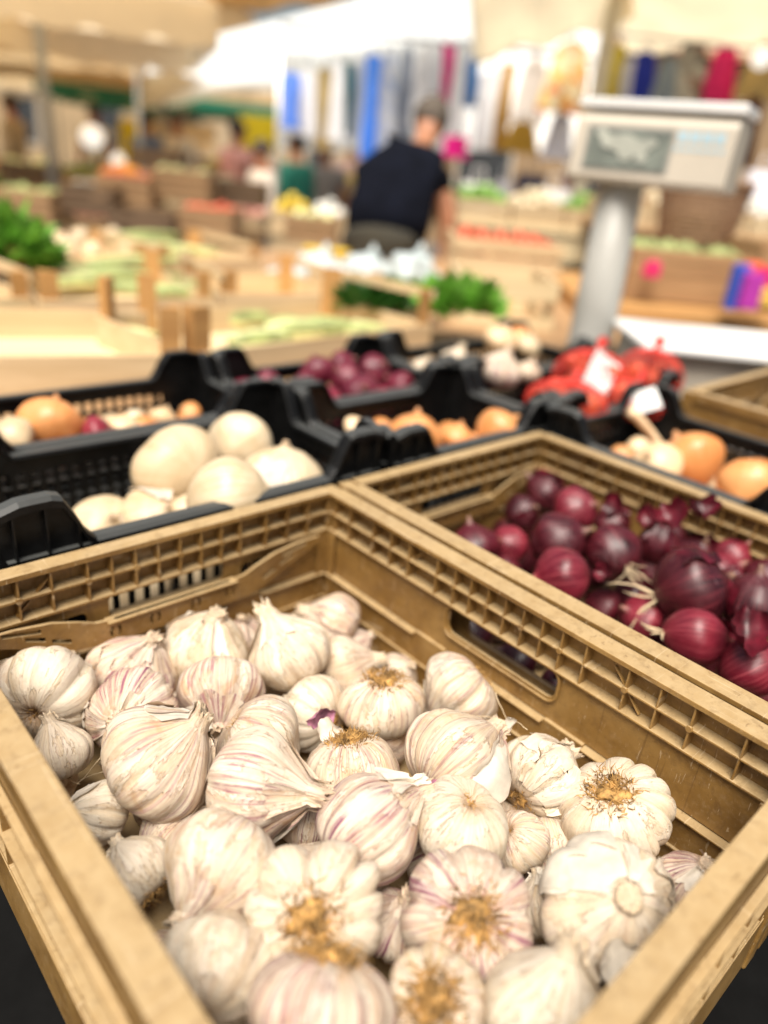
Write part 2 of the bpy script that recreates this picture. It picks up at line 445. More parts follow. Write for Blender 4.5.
def root_mesh(rng, R, base_z, spread, length, n, thick, curl=.5, M_=None):
    mb = MB()
    for i in range(n):
        a = rng.random()*2*PI; rr = spread*R*math.sqrt(rng.random())
        p = Vector((rr*math.cos(a), rr*math.sin(a), base_z*R+.002))
        d = Vector((math.cos(a)*rr/(spread*R)*.9+rng.uniform(-.4,.4), math.sin(a)*rr/(spread*R)*.9+rng.uniform(-.4,.4), -1.0)).normalized()
        L = length*rng.uniform(.45,1.15); pts = [p.copy()]; st = L/5
        for s in range(5):
            d = (d + Vector((rng.uniform(-1,1), rng.uniform(-1,1), rng.uniform(-.8,1.0)))*curl).normalized()
            p = p + d*st; pts.append(p.copy())
        th = thick*rng.uniform(.6,1.3)
        mb.tube(pts, [th, th, th*.9, th*.8, th*.6, th*.3], 4, False)
    mb.blob((0,0,(base_z-.03)*R), (spread*R*.72, spread*R*.72, spread*R*.30), 3, None, 1.2) if n > 200 else None
    return mb
def skin_patch(rng, p, th0, th1, t0, t1, lift, nx=16, ny=12):
    """a loose papery flake: follows the bulb, lifts off towards a ragged free edge"""
    mb = MB(); mb.att = []; vs = []; fs = []
    sd = rng.random()*40
    for j in range(ny+1):
        for i in range(nx+1):
            u = i/nx; v = j/ny
            rg0 = .22*noise.noise(Vector((u*3.1, sd, 0))); rg1 = .30*noise.noise(Vector((u*4.3, sd, 7)))
            th = th0+(th1-th0)*(u + .12*noise.noise(Vector((v*3, sd, 3)))); t = t0+(t1-t0)*(v*(1+rg1)+rg0*(1-v))
            t = min(max(t, .02), .985)
            q = p(th, t); q2 = p(th+.03, t); q3 = p(th, min(t+.02, 1)); nrm = (q2-q).cross(q3-q)
            nrm = nrm.normalized() if nrm.length > 0 else Vector((0,0,1))
            if nrm.dot(Vector((q.x, q.y, 0))) < 0: nrm = -nrm
            e = max(abs(2*u-1)**3, v**2)
            h = .0006 + lift*e*(.6+.8*noise.noise(Vector((u*5, v*5, sd)))+.2)
            vs.append(q + nrm*max(h, .0005)); mb.att.append((math.cos(th), math.sin(th), t))
    for j in range(ny):
        for i in range(nx):
            a = j*(nx+1)+i; fs.append((a, a+1, a+nx+2, a+nx+1))
    mb.v = vs; mb.f = fs
    return mb
def orient(root, axis, spin):
    q = Vector((0,0,1)).rotation_difference(Vector(axis).normalized())
    root.rotation_mode = 'QUATERNION'; root.rotation_quaternion = q @ Quaternion((0,0,1), spin)

def garlic(pos, R, axis, mat, label, seed, neck=1.0, roots=1, skins=1, lobes=None, detail=1.0, group=None, bend=None, stretch=1.0, spin=None):
    rng = random.Random(seed)
    lobes = lobes or rng.choice([8, 9, 10, 11]); amp = rng.choice([.05,.08,.11,.15,.19])*rng.uniform(.8,1.2)
    bd = bend or (rng.uniform(-.5,.5), rng.uniform(-.5,.5))
    p = surf(rng, R, GPROF, lobes, amp, neck, bd, 0, 0, stretch=stretch)
    e = empty('garlic_bulb', pos, 0, label, 'garlic bulb', group or 'garlic bulbs in the front tan crate')
    orient(e, axis, rng.random()*6.28 if spin is None else spin)
    nth = int(96*detail); ntt = int(54*detail)
    bulb_mesh(p, nth, ntt, rng, 1.7).build('bulb', M[mat], e, True)
    if roots:
        n = {1: 90, 2: 360, 3: 900}[roots]; L = {1: .008, 2: .012, 3: .0155}[roots]; sp = {1: .18, 2: .27, 3: .36}[roots]
        root_mesh(rng, R, -.64*stretch, sp, L, n, .00055, 1.0).build('root_tuft', M['roots'], e, True)
    if detail > .9:
        for k in range(rng.choice([1,2,2,3])):
            a = rng.random()*6.28; sk = skin_patch(rng, p, a, a+rng.uniform(.5,1.3), rng.uniform(.62,.72), .985, rng.uniform(.0015,.0045), 12, 12); sk.build('loose_skin', M[mat] if rng.random() < .6 else M['paper'], e, True)
    for k in range(skins):
        t0 = rng.uniform(.3,.55); a = rng.random()*6.28
        sk = skin_patch(rng, p, a, a+rng.uniform(.7,1.5), t0, t0+rng.uniform(.2,.36), rng.uniform(.0012,.0038))
        sk.build('loose_skin', M[mat] if rng.random() < .75 else M['paper'], e, True)
    return e
def onion(pos, R, axis, mat, label, seed, cat='onion', name='onion', neck=1.0, roots=0, skins=0, group=None, detail=1.0, stretch=.9, bend=None, root_len=.02, flake='paper_red'):
    rng = random.Random(seed)
    p = surf(rng, R, OPROF, 0, 0, neck, bend or (rng.uniform(-.3,.3), rng.uniform(-.3,.3)), 0, 0, wr=.012, stretch=stretch)
    e = empty(name, pos, 0, label, cat, group)
    orient(e, axis, rng.random()*6.28)
    bulb_mesh(p, int(64*detail), int(44*detail), rng, .8).build('bulb', M[mat], e, True)
    if roots: root_mesh(rng, R, -.9*stretch, .10, root_len, roots, .0011, .28).build('root_tuft', M['roots_pale'], e, True)
    for k in range(skins):
        t0 = rng.uniform(.35,.6); a = rng.random()*6.28
        skin_patch(rng, p, a, a+rng.uniform(.7,1.6), t0, t0+rng.uniform(.2,.35), rng.uniform(.003,.01)).build('loose_skin', M[flake], e, True)
    return e

# ------------------------------------------------------------------ tan lattice crates
def tan_wall(mb, o, ud, nd, L, h, hand, slit=True):
    """wall in a frame: u along, n outward, z up. o = middle of the inner face at the rim. hand: 'slot' or 'lever'"""
    F = frame(o, ud, nd, (0,0,1)); H = L/2
    T = .0022
    fo = .0195 if hand == 'slot' else .0165
    mb.box((-H-.0, -.0015, -.0048), (H, fo, 0), F)                 # rim flange
    mb.box((-H, fo-.0028, -.016), (H, fo, -.0052), F)                  # down-turned outer lip
    mb.box((-H, .0125, -.046), (H, .0150, -.0052), F)                 # backing of the lattice
    mb.box((-H, 0, -.0265), (H, .0128, -.0243), F)                    # mid rib
    mb.box((-H, -.0008, -.0478), (H, .0148, -.0455), F)               # lower rib
    offs = [0, .021, .042, .063, .087, .127, .155, .183, .222, .250]
    if hand == 'lever': offs = [.0115, .0345, .0575, .080, .112, .140, .168, .19]
    us = sorted(set([s*x for x in offs for s in (-1, 1) if x < H-.008]))
    for u in us:
        mb.box((u-.0009, .0003, -.0457), (u+.0009, .0127, -.0053), F)
    for u in us[::2]:
        m2 = F @ Matrix.Translation((u, .001, -.0254)) @ Matrix.Rotation(PI/2, 4, 'X')
        mb.tube([(0,0,-.0005), (0,0,.0018)], .0031, 10, True, m2)
    for s in (-1, 1):
        mb.bar((s*.112, .006, -.012), (s*.142, .006, -.043), .0015, .0035, up=(0,1,0), M=F)
    # corner uprights
    for s in (-1, 1):
        mb.box((s*H, 0, -h), (s*(H-.012), .004, -.047), F)
        mb.box((s*(H-.0115), -.0022, -.135), (s*(H-.0137), .002, -.048), F)
    # smooth panel, with hole
    P = frame(Vector(o) + Vector(nd)*.006, ud, (0,0,1), Vector(ud).cross(Vector((0,0,1))))
    if hand == 'slot':
        hole = [rrect(-.066, -.0795 if ud[1] > 0 else -.0975, .066, -.0490, .009)]
        vs, fs = plate([(-H,-.101),(H,-.101),(H,-.047),(-H,-.047)], hole, .003); mb.add(vs, fs, P)
        lip = rrect(-.069, -.0825 if ud[1] > 0 else -.0985, .069, -.0480, .011)
        q = [Vector((x, y, -.0005)) for x, y in lip]; q = [F @ Vector((v.x, .0025, v.y)) for v in q]
        q.append(q[0]); mb.tube(q, .0016, 6, False)
    else:
        hole = [rrect(-.062, -.0740, .062, -.0490, .008)] + [rrect(s*.105-.022, -.082, s*.105+.022, -.060, .006) for s in (-1, 1)] + [rrect(c-.0075, -.0885, c+.0075, -.0760, .002, 2) for c in (-.062,-.022,.022,.062)]
        vs, fs = plate([(-H,-.101),(H,-.101),(H,-.047),(-H,-.047)], hole, .003); mb.add(vs, fs, P)
        mb.box((-.066, .008, -.0757), (.066, .016, -.0742), F)
    # sloped ledge below panel and dark drainage slits
    seg = [(-H, -.105), (-.062, .062), (.105, H)]
    for k, (a, b_) in enumerate(seg):
        mb.box((a, -.004, -.1045), (b_, .007, -.1025), F)
    full = [(-H, -H+.035), (-.105+.0, -.062), (.062, .105)]
    lowo = .001
    mb.box((-H, lowo, -h), (H, lowo+.0028, -.1046), F)
    for (a, b_) in ((-.105, -.0625), (.0625, .105)):
        mb.box((a, .0005, -.1045), (b_, .006, -.1008), F)
    mb.box((-H, -.0024, -.137), (H, .001, -.1345), F)
    # stiffening ribs on the outside
    mb.box((-H, .0155, -.0485), (H, .0215, -.046), F)
    mb.box((-H, .004, -.1068), (H, .0185, -.1043), F)
    mb.box((-H, .004, -.1400), (H, .0165, -.1375), F)
    mb.box((-H, .0150, -h+.001), (H, .0172, -.1402), F)
    for u in [s*x for x in (.10, .145, .19, .235) for s in (-1, 1) if x < H-.004]:
        mb.box((u-.001, .0078, -h), (u+.001, .0165, -.0487), F)
def lever(parent, o, ud, nd):
    F = frame(Vector(o)-Vector(nd)*.0065, ud, (0,0,1), Vector(ud).cross(Vector((0,0,1))))
    top = [(-.178,-.047),(-.150,-.0475),(-.118,-.052),(-.095,-.060),(-.080,-.0665),(-.062,-.0685),(.062,-.0685),(.080,-.0665),(.095,-.060),(.118,-.052),(.150,-.0475),(.178,-.047)]
    bot = [(.178,-.055),(.150,-.066),(.118,-.082),(.095,-.0925),(.06,-.0945),(-.06,-.0945),(-.095,-.0925),(-.118,-.082),(-.150,-.066),(-.178,-.055)]
    holes = []
    for s in (-1, 1):
        for (a, b_, c0, c1) in ((.103, .120, -.0765, -.0690), (.125, .142, -.066, -.0585), (.128,.16,-.056,-.0515)):
            holes.append([(s*a, c0-.003), (s*b_, c0+.004), (s*b_, c0+.0085), (s*a, c0+.002)][::s])
        for cx in (.022, .062):
            x = s*cx
            for s2 in (-1, 1):
                holes.append([(x+s2*(.0026+.0032*math.cos(a)), -.0815+.0064*math.sin(a)) for a in [PI/2-PI*i/6 for i in range(7)]] + [(x+s2*(.0016+.0014*math.cos(a)), -.0815+.0038*math.sin(a)) for a in [-PI/2+PI*i/4 for i in range(5)]])
    vs, fs = plate(top+bot, holes, .0036)
    mb = MB(); mb.add(vs, fs, F)
    mb.box((-.07, -.0705, -.006), (.07, -.0685, .006), F)
    mb.build('latch_handle', M['crate'], parent, False, .0006)
def tan_crate(x0, x1, y0, y1, zr, h, label, group='tan lattice crates'):
    """x0..y1: inner faces"""
    cx, cy = (x0+x1)/2, (y0+y1)/2
    e = empty('plastic_crate', (cx, cy, zr-h), 0, label, 'crate', group)
    W, L = x1-x0, y1-y0
    for (o, ud, nd, ln, kind) in (((W/2, 0, h), (0,1,0), (1,0,0), L, 'slot'), ((-W/2, 0, h), (0,-1,0), (-1,0,0), L, 'slot'),
                                  ((0, L/2, h), (-1,0,0), (0,1,0), W, 'lever'), ((0, -L/2, h), (1,0,0), (0,-1,0), W, 'lever')):
        mb = MB(); tan_wall(mb, o, ud, nd, ln, h, kind)
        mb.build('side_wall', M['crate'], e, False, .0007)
        if kind == 'lever': lever(e, o, ud, nd)
    mb = MB()
    mb.box((-W/2, -L/2, h-.164), (W/2, L/2, h-.160))
    for i in range(9):
        x = -W/2+W*(i+.5)/9; mb.box((x-.002, -L/2+.01, h-.176), (x+.002, L/2-.01, h-.1642))
    mb.build('base', M['crate'], e)
    for sx in (-1, 1):
        for sy in (-1, 1):
            cm = MB(); a = (sx*(W/2+.0008), sy*(L/2+.0008), 0); b_ = (sx*(W/2+.0195), sy*(L/2+.0195), h-.0012)
            cm.box(a, b_); cm.build('corner_post', M['crate'], e, False, .002)
    return e

ZR = 1.0
CH = .200
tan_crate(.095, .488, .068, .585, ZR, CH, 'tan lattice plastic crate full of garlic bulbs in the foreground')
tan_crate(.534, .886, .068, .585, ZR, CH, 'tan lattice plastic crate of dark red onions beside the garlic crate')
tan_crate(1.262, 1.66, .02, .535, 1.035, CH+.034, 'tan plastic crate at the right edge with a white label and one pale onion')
lb = MB(); lb.box((-.03, -.001, -.014), (.03, .001, .014)); 
o = lb.build('paper_label', M['paperwhite']); o.location = (1.236, .42, .975); o.rotation_euler = (0, 0, PI/2)
tag(o, 'small white paper label stuck on the right edge tan crate', 'label')

# ------------------------------------------------------------------ garlic
G = [ # pos, R, axis in the view (right, up, towards), material, neck, roots, skins, stretch, label
((.154,.542,.905),.0430,(.3,.55,-.6),'g_white',1,1,1,1,'big smooth white garlic bulb in the left corner under the crate handle'),
((.136,.473,.900),.0250,(-.35,.85,.1),'g_white',1.0,1,0,1.1,'small white garlic bulb against the left wall below the big corner bulb'),
((.138,.401,.897),.0225,(-.8,.1,.2),'g_white',.8,1,0,1.1,'small plain white garlic by the left wall with roots on its right'),
((.232,.546,.890),.0404,(.25,.7,.55),'g_pink',.7,1,2,1,'dull pinkish garlic with a torn tip directly under the latch handle'),
((.201,.484,.900),.0385,(-.25,-.25,.85),'g_purple',.4,1,2,1,'crumpled garlic with purple blotches and a sunken yellowish neck'),
((.301,.533,.895),.0424,(.1,.75,.55),'g_yellow',.6,1,2,1,'yellowish cream garlic bulb with a short folded neck near the back wall'),
((.274,.463,.900),.0385,(.0,-.75,.3),'g_pink',.8,1,0,.95,'pink striped garlic bulb lying neck down in front of the yellowish one'),
((.354,.469,.906),.0400,(-.5,.8,.25),'g_white',1.7,1,1,1.05,'garlic bulb with a tall thick upright neck near the back corner'),
((.441,.509,.885),.0349,(-.75,.35,.1),'g_pink',1.2,1,1,1,'pale pink garlic in the far corner with a frayed neck to its left'),
((.407,.446,.878),.0355,(.85,.3,.05),'g_cream',1.1,1,1,1,'tan striped garlic with one dark red mark and its neck to the right'),
((.381,.363,.900),.0385,(-.05,-.82,-.52),'g_cream',1,3,0,.95,'garlic with bulging cloves and an upturned round mat of brown roots'),
((.451,.334,.900),.0395,(-.75,-.6,-.05),'g_cream',1,2,1,.95,'cream garlic leaning on the long wall with stray roots along its edge'),
((.183,.397,.924),.0450,(.62,.55,.35),'g_cream',.9,1,3,1,'very large garlic bulb with its neck torn open in papery shreds'),
((.264,.385,.905),.0390,(.7,-.5,-.2),'g_cream',1,1,0,1,'plain cream garlic bulb wedged behind the pink one with the long neck'),
((.226,.331,.925),.0415,(.92,-.12,.3),'g_pink',1.8,1,1,1.05,'purple tinged garlic with a long thick neck pointing right'),
((.339,.411,.880),.0345,(-.65,.35,-.55),'g_white',1,2,1,1,'small white garlic with a dark root patch and purple skin scrap'),
((.304,.315,.905),.0375,(.12,-.9,-.30),'g_cream',1,3,0,.95,'cream garlic sitting root side up below the purple skin scrap'),
((.368,.263,.919),.0455,(.6,.5,-.25),'g_cream',.8,1,3,1,'large wrinkled tan garlic with a loose flap of skin on top'),
((.427,.221,.900),.0375,(.5,.45,-.35),'g_white',.8,2,2,1,'garlic with cracked open cloves close to the long wall'),
((.435,.159,.910),.0420,(.05,-.52,-.80),'g_white',1,3,0,.9,'clean white garlic with a big curly root tuft on the right'),
((.270,.256,.922),.0385,(.72,.55,-.1),'g_purple',.9,2,1,1.2,'tall striped garlic with brown stained roots in the middle of the crate'),
((.321,.217,.920),.0365,(-.3,-.55,-.6),'g_white',1,1,0,1,'smooth shiny white garlic with few fat cloves right of the striped one'),
((.370,.195,.890),.0225,(.3,-.3,-.5),'g_cream',1,1,0,1.2,'single small cream bulb squeezed behind the smooth shiny one'),
((.172,.290,.922),.0400,(-.4,-.72,.2),'g_cream',.8,1,0,1,'beige ribbed garlic bulb near the front left wall'),
((.136,.337,.900),.0240,(-.6,.6,-.2),'g_white',.8,2,0,1.1,'small white garlic with a dark brown root end by the near left rail'),
((.179,.363,.876),.0290,(.3,.5,.2),'g_pink',.8,1,0,1,'dull pink garlic half hidden under the largest torn bulb'),
((.198,.226,.925),.0425,(.03,.1,-1),'g_white',1,3,0,.95,'white garlic showing its root side with a golden tuft in front'),
((.272,.166,.922),.0415,(-.15,-.02,-1),'g_purple',1,3,0,.95,'purple streaked garlic showing its root side to the viewer'),
((.348,.112,.925),.0430,(.34,.12,.92),'g_white',.45,1,3,1,'big white garlic with its cut hollow neck facing the viewer'),
((.432,.091,.900),.0255,(.3,.4,.5),'g_purple',.6,1,0,1,'small pink and purple bulb tucked under the right front rail'),
((.339,.151,.888),.0190,(.0,.9,-.2),'g_white',.8,1,0,1.3,'bare white clove standing beside the purple root side bulb'),
((.137,.240,.915),.0340,(.2,.75,-.4),'g_white',.8,1,1,1.05,'plain white three sided garlic near the bottom left rail'),
((.162,.173,.935),.0375,(-.15,-.9,-.25),'g_pink',1,3,0,.95,'blurred garlic at the bottom edge with purple stripes and root crown'),
((.218,.143,.918),.0315,(.0,-.15,-1),'g_yellow',1,3,0,.95,'yellowed garlic at the bottom edge with its root disc up'),
((.263,.100,.925),.0365,(.45,.72,.45),'g_white',1.5,1,1,1,'white garlic at the bottom edge with a long neck leaning right'),
((.398,.184,.875),.0235,(.1,-.8,.2),'g_yellow',1,1,1,1.2,'small dry brown streaked bulb under the big root tuft bulb'),
((.340,.275,.877),.0210,(.1,-.6,-.4),'g_pink',1,1,0,1.1,'tiny pink bulb in the gap left of the smooth shiny one'),
((.261,.314,.880),.0215,(.1,.8,.35),'g_pink',1.6,1,1,1.1,'small pinkish bulb with a curled dry neck in the central gap'),
((.254,.208,.885),.0230,(.2,.3,.5),'g_purple',1,1,0,1.1,'dim purple bulb low in the gap between two root side bulbs'),
((.359,.558,.870),.0240,(.0,.6,.4),'g_pink',1,1,0,1,'little pink bulb barely showing behind the tall necked bulb'),
]
for i, (p, R, ax, mt, nk, rt, sk, st, lab) in enumerate(G):
    garlic(p, R, vdir(p, ax), mt, lab, 100+i*13, neck=nk, roots=rt, skins=sk, stretch=st)
# lower layer, seen only in the gaps
rng = random.Random(5)
base_g = None
k = 0
for ix in range(6):
    for iy in range(8):
        x = .127+ix*.0655+rng.uniform(-.006,.006); y = .102+iy*.0645+rng.uniform(-.006,.006)
        if x > .462 or y > .56: continue
        mt = rng.choice(['g_cream','g_pink','g_white'])
        garlic((x, y, .861), .024, (rng.uniform(-1,1), rng.uniform(-1,1), rng.uniform(-.6,.8)), mt,
               'shaded garlic bulb of the lower layer glimpsed between the bulbs on top', 900+k, neck=.8, roots=0, skins=0, detail=.5, group='lower layer of garlic bulbs')
        k += 1
# purple skin scrap and loose flakes
def flake(pos, axis, size, mat, label, seed, curl=1.0):
    rng = random.Random(seed); mb = MB(); vs = []; fs = []; nx, ny = 12, 10
    for j in range(ny+1):
        for i in range(nx+1):
            u = i/nx*2-1; v = j/ny*2-1
            e = 1+.35*noise.noise(Vector((u*2, v*2, seed)))
            x = u*size[0]*e*(1-.35*v*v); y = v*size[1]*e*(1-.3*u*u)
            z = curl*(size[0]*.5*u*u + size[1]*.25*v*v) + .12*size[0]*noise.noise(Vector((u*3, v*3, seed+5)))
            vs.append((x, y, z))
    for j in range(ny):
        for i in range(nx):
            a = j*(nx+1)+i; fs.append((a, a+1, a+nx+2, a+nx+1))
    mb.v = [Vector(v) for v in vs]; mb.f = fs
    o = mb.build('skin_flake', M[mat], None, True); o.location = pos; orient(o, axis, rng.random()*6)
    tag(o, label, 'skin flake'); return o
flake(at(318, 716, .625), cdir(.75,-.2,.6), (.008,.017), 'paper_purple', 'bright purple scrap of garlic skin standing between the central bulbs', 3)
flake(at(336, 742, .60), cdir(-.2,.5,.8), (.020,.010), 'paper', 'white curled skin flake lying above the root side up bulb', 8)
flake(at(618, 962, .43), cdir(.2,.3,.9), (.016,.013), 'paper', 'white curled flake of skin below the hollow necked garlic', 12)
flake(at(434, 790, .54), cdir(.4,.4,.8), (.009,.007), 'paper_purple', 'small purple brown flake at the foot of the wrinkled tan bulb', 15)
flake(at(505, 730, .62), cdir(-.6,.4,.6), (.006,.015), 'paper', 'thin pale flake upright beside the cracked open garlic', 21)

for i, (px, py, d, lab) in enumerate(((505,722,.63,'thin dry root strand lying against the long crate wall'),(232,716,.66,'fine pale root hair between the pink striped bulb and its neighbours'),(82,782,.585,'thin root hair hanging in the dark gap by the left wall'),(455,735,.60,'wispy dry strand above the wrinkled tan bulb'))):
    rng = random.Random(i+70); mb = MB()
    for k in range(3):
        p = Vector((rng.uniform(-.004,.004), rng.uniform(-.004,.004), 0)); dd = Vector((rng.uniform(-1,1), rng.uniform(-1,1), rng.uniform(0,.6))).normalized(); pts = [p]
        for s in range(6): dd = (dd+Vector((rng.uniform(-1,1), rng.uniform(-1,1), rng.uniform(-1,1)))*.35).normalized(); pts.append(pts[-1]+dd*.005)
        mb.tube(pts, .0004, 4, False)
    o = mb.build('root_strand', M['roots_pale']); o.location = at(px, py, d); tag(o, lab, 'root strand')
# ------------------------------------------------------------------ red onions
RED = [
((.765,.436,.970),.0330,(.6,.15,.4),'red_pink',0,0,'bright crimson onion on top at the far left of the red heap'),
((.709,.418,.950),.0335,(.7,.25,.3),'red',0,1,'dark plum onion just below the bright crimson one'),
((.684,.466,.930),.0230,(-.3,.1,.5),'red_pink',0,0,'small pink onion between the necked onion and the dark plum one'),
((.622,.474,.940),.0300,(-.15,.95,.2),'red',0,0,'red onion with an upright dry neck in the near left corner'),
((.775,.520,.930),.0270,(.4,.2,.5),'red',0,1,'dusky red onion under the left end of the heap'),
((.842,.530,.938),.0320,(-.6,.6,.2),'red',0,2,'shadowed red onion in the far corner with ragged skin'),
((.650,.368,.945),.0335,(-.85,-.1,.3),'red_pink',0,0,'oval red onion lying by the near rail left of the rooted ones'),
((.742,.361,.950),.0335,(-.3,.3,-.5),'red',9,1,'dark onion with a pale root knot facing the viewer'),
((.826,.348,.941),.0255,(.3,.7,.2),'red',0,1,'small greyish plum onion behind the largest onion'),
((.725,.259,.960),.0415,(.85,.25,-.2),'red',8,1,'largest red onion with long pale straggly roots on its left'),
((.673,.222,.940),.0310,(.8,-.1,-.2),'red_pink',6,1,'shiny magenta onion below the largest with short roots on its left'),
((.763,.205,.953),.0310,(.2,.7,.3),'red',0,1,'flaky skinned red onion near the right edge of the picture'),
((.850,.309,.930),.0320,(.4,.6,.4),'red',0,2,'dark onion wrapped in torn purple skin at the back of the heap'),
((.828,.269,.936),.0280,(.6,.3,.2),'red_pink',0,1,'reddish onion behind the largest one towards the far wall'),
((.684,.167,.930),.0270,(.7,.3,.1),'red_pink',0,0,'red onion cut off by the near rail at the far right'),
((.707,.292,.910),.0260,(-.5,.3,.5),'red_pink',0,0,'small reddish onion low between the root strands and the rail'),
((.765,.207,.906),.0275,(.3,.3,.7),'red',0,2,'deep red onion half buried under the flaky skinned one'),
((.857,.225,.938),.0275,(.5,.6,.1),'red',0,1,'dusky onion against the far wall near the right edge'),
((.863,.433,.928),.0245,(.0,.7,.4),'red',0,1,'small dark onion against the far wall behind the plum ones'),
((.862,.352,.940),.0235,(.1,.8,.2),'red',0,2,'ragged little onion below the far wall handle opening'),
((.827,.347,.899),.0280,(.3,.2,.8),'red',0,0,'buried dark onion behind the pale root knot'),
((.658,.450,.905),.0240,(-.5,.1,.5),'red',0,0,'buried onion under the small pink one'),
((.862,.272,.950),.0220,(.6,.5,-.2),'red_pink',0,1,'crimson onion resting highest against the far wall'),
]
for i, (p, R, ax, mt, rt, sk, lab) in enumerate(RED):
    onion(p, R*(.94 if i in (0,4,5) else 1.04), vdir(p, ax), mt, lab, 40+i*7, 'red onion', 'red_onion', neck=1.0 if i != 3 else 1.5, roots=rt, skins=sk, group='red onions in the tan crate', stretch=(.98,1.10,1.22)[i%3], root_len=.05 if i == 9 else .03)
k = 0
for ix in range(6):
    for iy in range(8):
        x = .566+ix*.058+rng.uniform(-.005,.005); y = .10+iy*.064+rng.uniform(-.005,.005)
        if x > .86 or y > .56: continue
        onion((x, y, .872), .028, (rng.uniform(-1,1), rng.uniform(-1,1), rng.uniform(-.5,.8)), 'red', 'dark red onion in the lower layer of the red onion crate', 300+k, 'red onion', 'red_onion', skins=1, group='lower layer of red onions', detail=.5)
        k += 1
for i, (px, py, d, r, u, lab) in enumerate(((668,520,.85,.022,.016,'torn purple skin at the back of the red onion heap'),(612,512,.92,.020,.013,'curled dark red skin behind the crimson onion'),(742,636,.70,.018,.026,'broad blood red skin curl beside the shiny magenta onion'),
        (604,575,.80,.012,.010,'ragged pinkish skin below the pale root knot'),(700,512,.88,.02,.014,'crumpled magenta skin near the far wall opening'),(645,522,.92,.018,.012,'dry plum coloured skin left of the far wall opening'))):
    flake(at(px, py, d), cdir(random.uniform(-.5,.5), .5, .7), (r, u), 'paper_red', lab, 40+i*3, 1.6)

# ------------------------------------------------------------------ black crates
def black_crate(x0, x1, y0, y1, zr, h, label, lift=.034):
    cx, cy = (x0+x1)/2, (y0+y1)/2; W, L = x1-x0, y1-y0
    e = empty('plastic_crate', (cx, cy, zr-h), 0, label, 'crate', 'black vegetable crates')
    for (o, ud, nd, ln) in (((W/2, 0, 0), (0,1,0), (1,0,0), L), ((-W/2, 0, 0), (0,-1,0), (-1,0,0), L), ((0, L/2, 0), (-1,0,0), (0,1,0), W), ((0, -L/2, 0), (1,0,0), (0,-1,0), W)):
        H = ln/2; mb = MB(); lob = min(.085, ln*.28)
        def zt(u):
            a = (abs(u)-(H-lob))/.034
            a = min(max(a, 0), 1); a = a*a*(3-2*a)
            c = min(max((abs(u)-(H-.02))/.02, 0), 1)
            return h - .007 + (lift+.007)*a - .006*c
        N_ = 48; us = [-H+ln*i/N_ for i in range(N_+1)]
        outer = [(-H, 0.004), (H, 0.004)] + [(u, zt(u)) for u in reversed(us)]
        holes = []
        step = .0165; n = int((ln-2*.06)/step)
        for r_, (a, b_) in enumerate((a_+h-.165, b2_+h-.165) for a_, b2_ in ((.018,.038),(.044,.064),(.070,.090),(.096,.116),(.121,.137))):
            for i in range(n):
                u = -n*step/2+i*step
                holes.append([(u+.003,a),(u+step-.003,a),(u+step-.003,b_),(u+.003,b_)])
        m = int((ln-2*.075)/.03)
        vs, fs = plate(outer, holes, .003)
        F = frame(o, ud, (0,0,1), Vector(ud).cross(Vector((0,0,1)))); mb.add(vs, fs, F)
        F2 = frame(o, ud, nd, (0,0,1))
        # rolled rim following the profile, offset inward of the corner by its own width
        q = [(u, zt(u)) for u in us]
        rv = []; rf = []
        for i, (u, z) in enumerate(q):
            for (dn, dz) in ((-.009,.001),(-.007,.0045),(.004,.0045),(.009,.001),(.009,-.006),(.006,-.006),(.006,-.0008),(-.006,-.0008)):
                rv.append((u, dn, z+dz))
        for i in range(len(q)-1):
            for k in range(8):
                k2 = (k+1) % 8; rf.append((i*8+k, (i+1)*8+k, (i+1)*8+k2, i*8+k2))
        rf.append(tuple(range(8))); rf.append(tuple((len(q)-1)*8+k for k in range(7, -1, -1)))
        mb.add(rv, rf, F2)
        # outside ribs
        for s in (-1, 1):
            for uu in (H-.012, H-.040, H-.068):
                if uu > 0: mb.box((s*uu-.001, .0018, .004), (s*uu+.001, .0085, zt(uu)-.002), F2)
            mb.box((s*(H-.004), .0018, h-.010), (s*(H-lob), .0085, h-.007), F2)
        mb.box((-H, .0018, h-.0245), (H, .0060, h-.022), F2)
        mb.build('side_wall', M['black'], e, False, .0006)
    mb = MB(); mb.box((-W/2, -L/2, h-.163), (W/2, L/2, h-.159)); mb.build('base', M['black'], e)
    return e
BH = .197
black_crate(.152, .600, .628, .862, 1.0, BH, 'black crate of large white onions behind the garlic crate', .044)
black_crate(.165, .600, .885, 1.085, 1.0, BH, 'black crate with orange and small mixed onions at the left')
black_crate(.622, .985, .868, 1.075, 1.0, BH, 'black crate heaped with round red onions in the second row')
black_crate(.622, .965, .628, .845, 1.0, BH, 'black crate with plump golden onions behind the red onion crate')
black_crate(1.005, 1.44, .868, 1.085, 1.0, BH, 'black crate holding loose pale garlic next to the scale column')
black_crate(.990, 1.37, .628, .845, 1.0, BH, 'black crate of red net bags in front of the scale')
black_crate(.930, 1.215, .215, .610, 1.0, BH, 'black crate of yellow onions on the right behind the red onion crate')

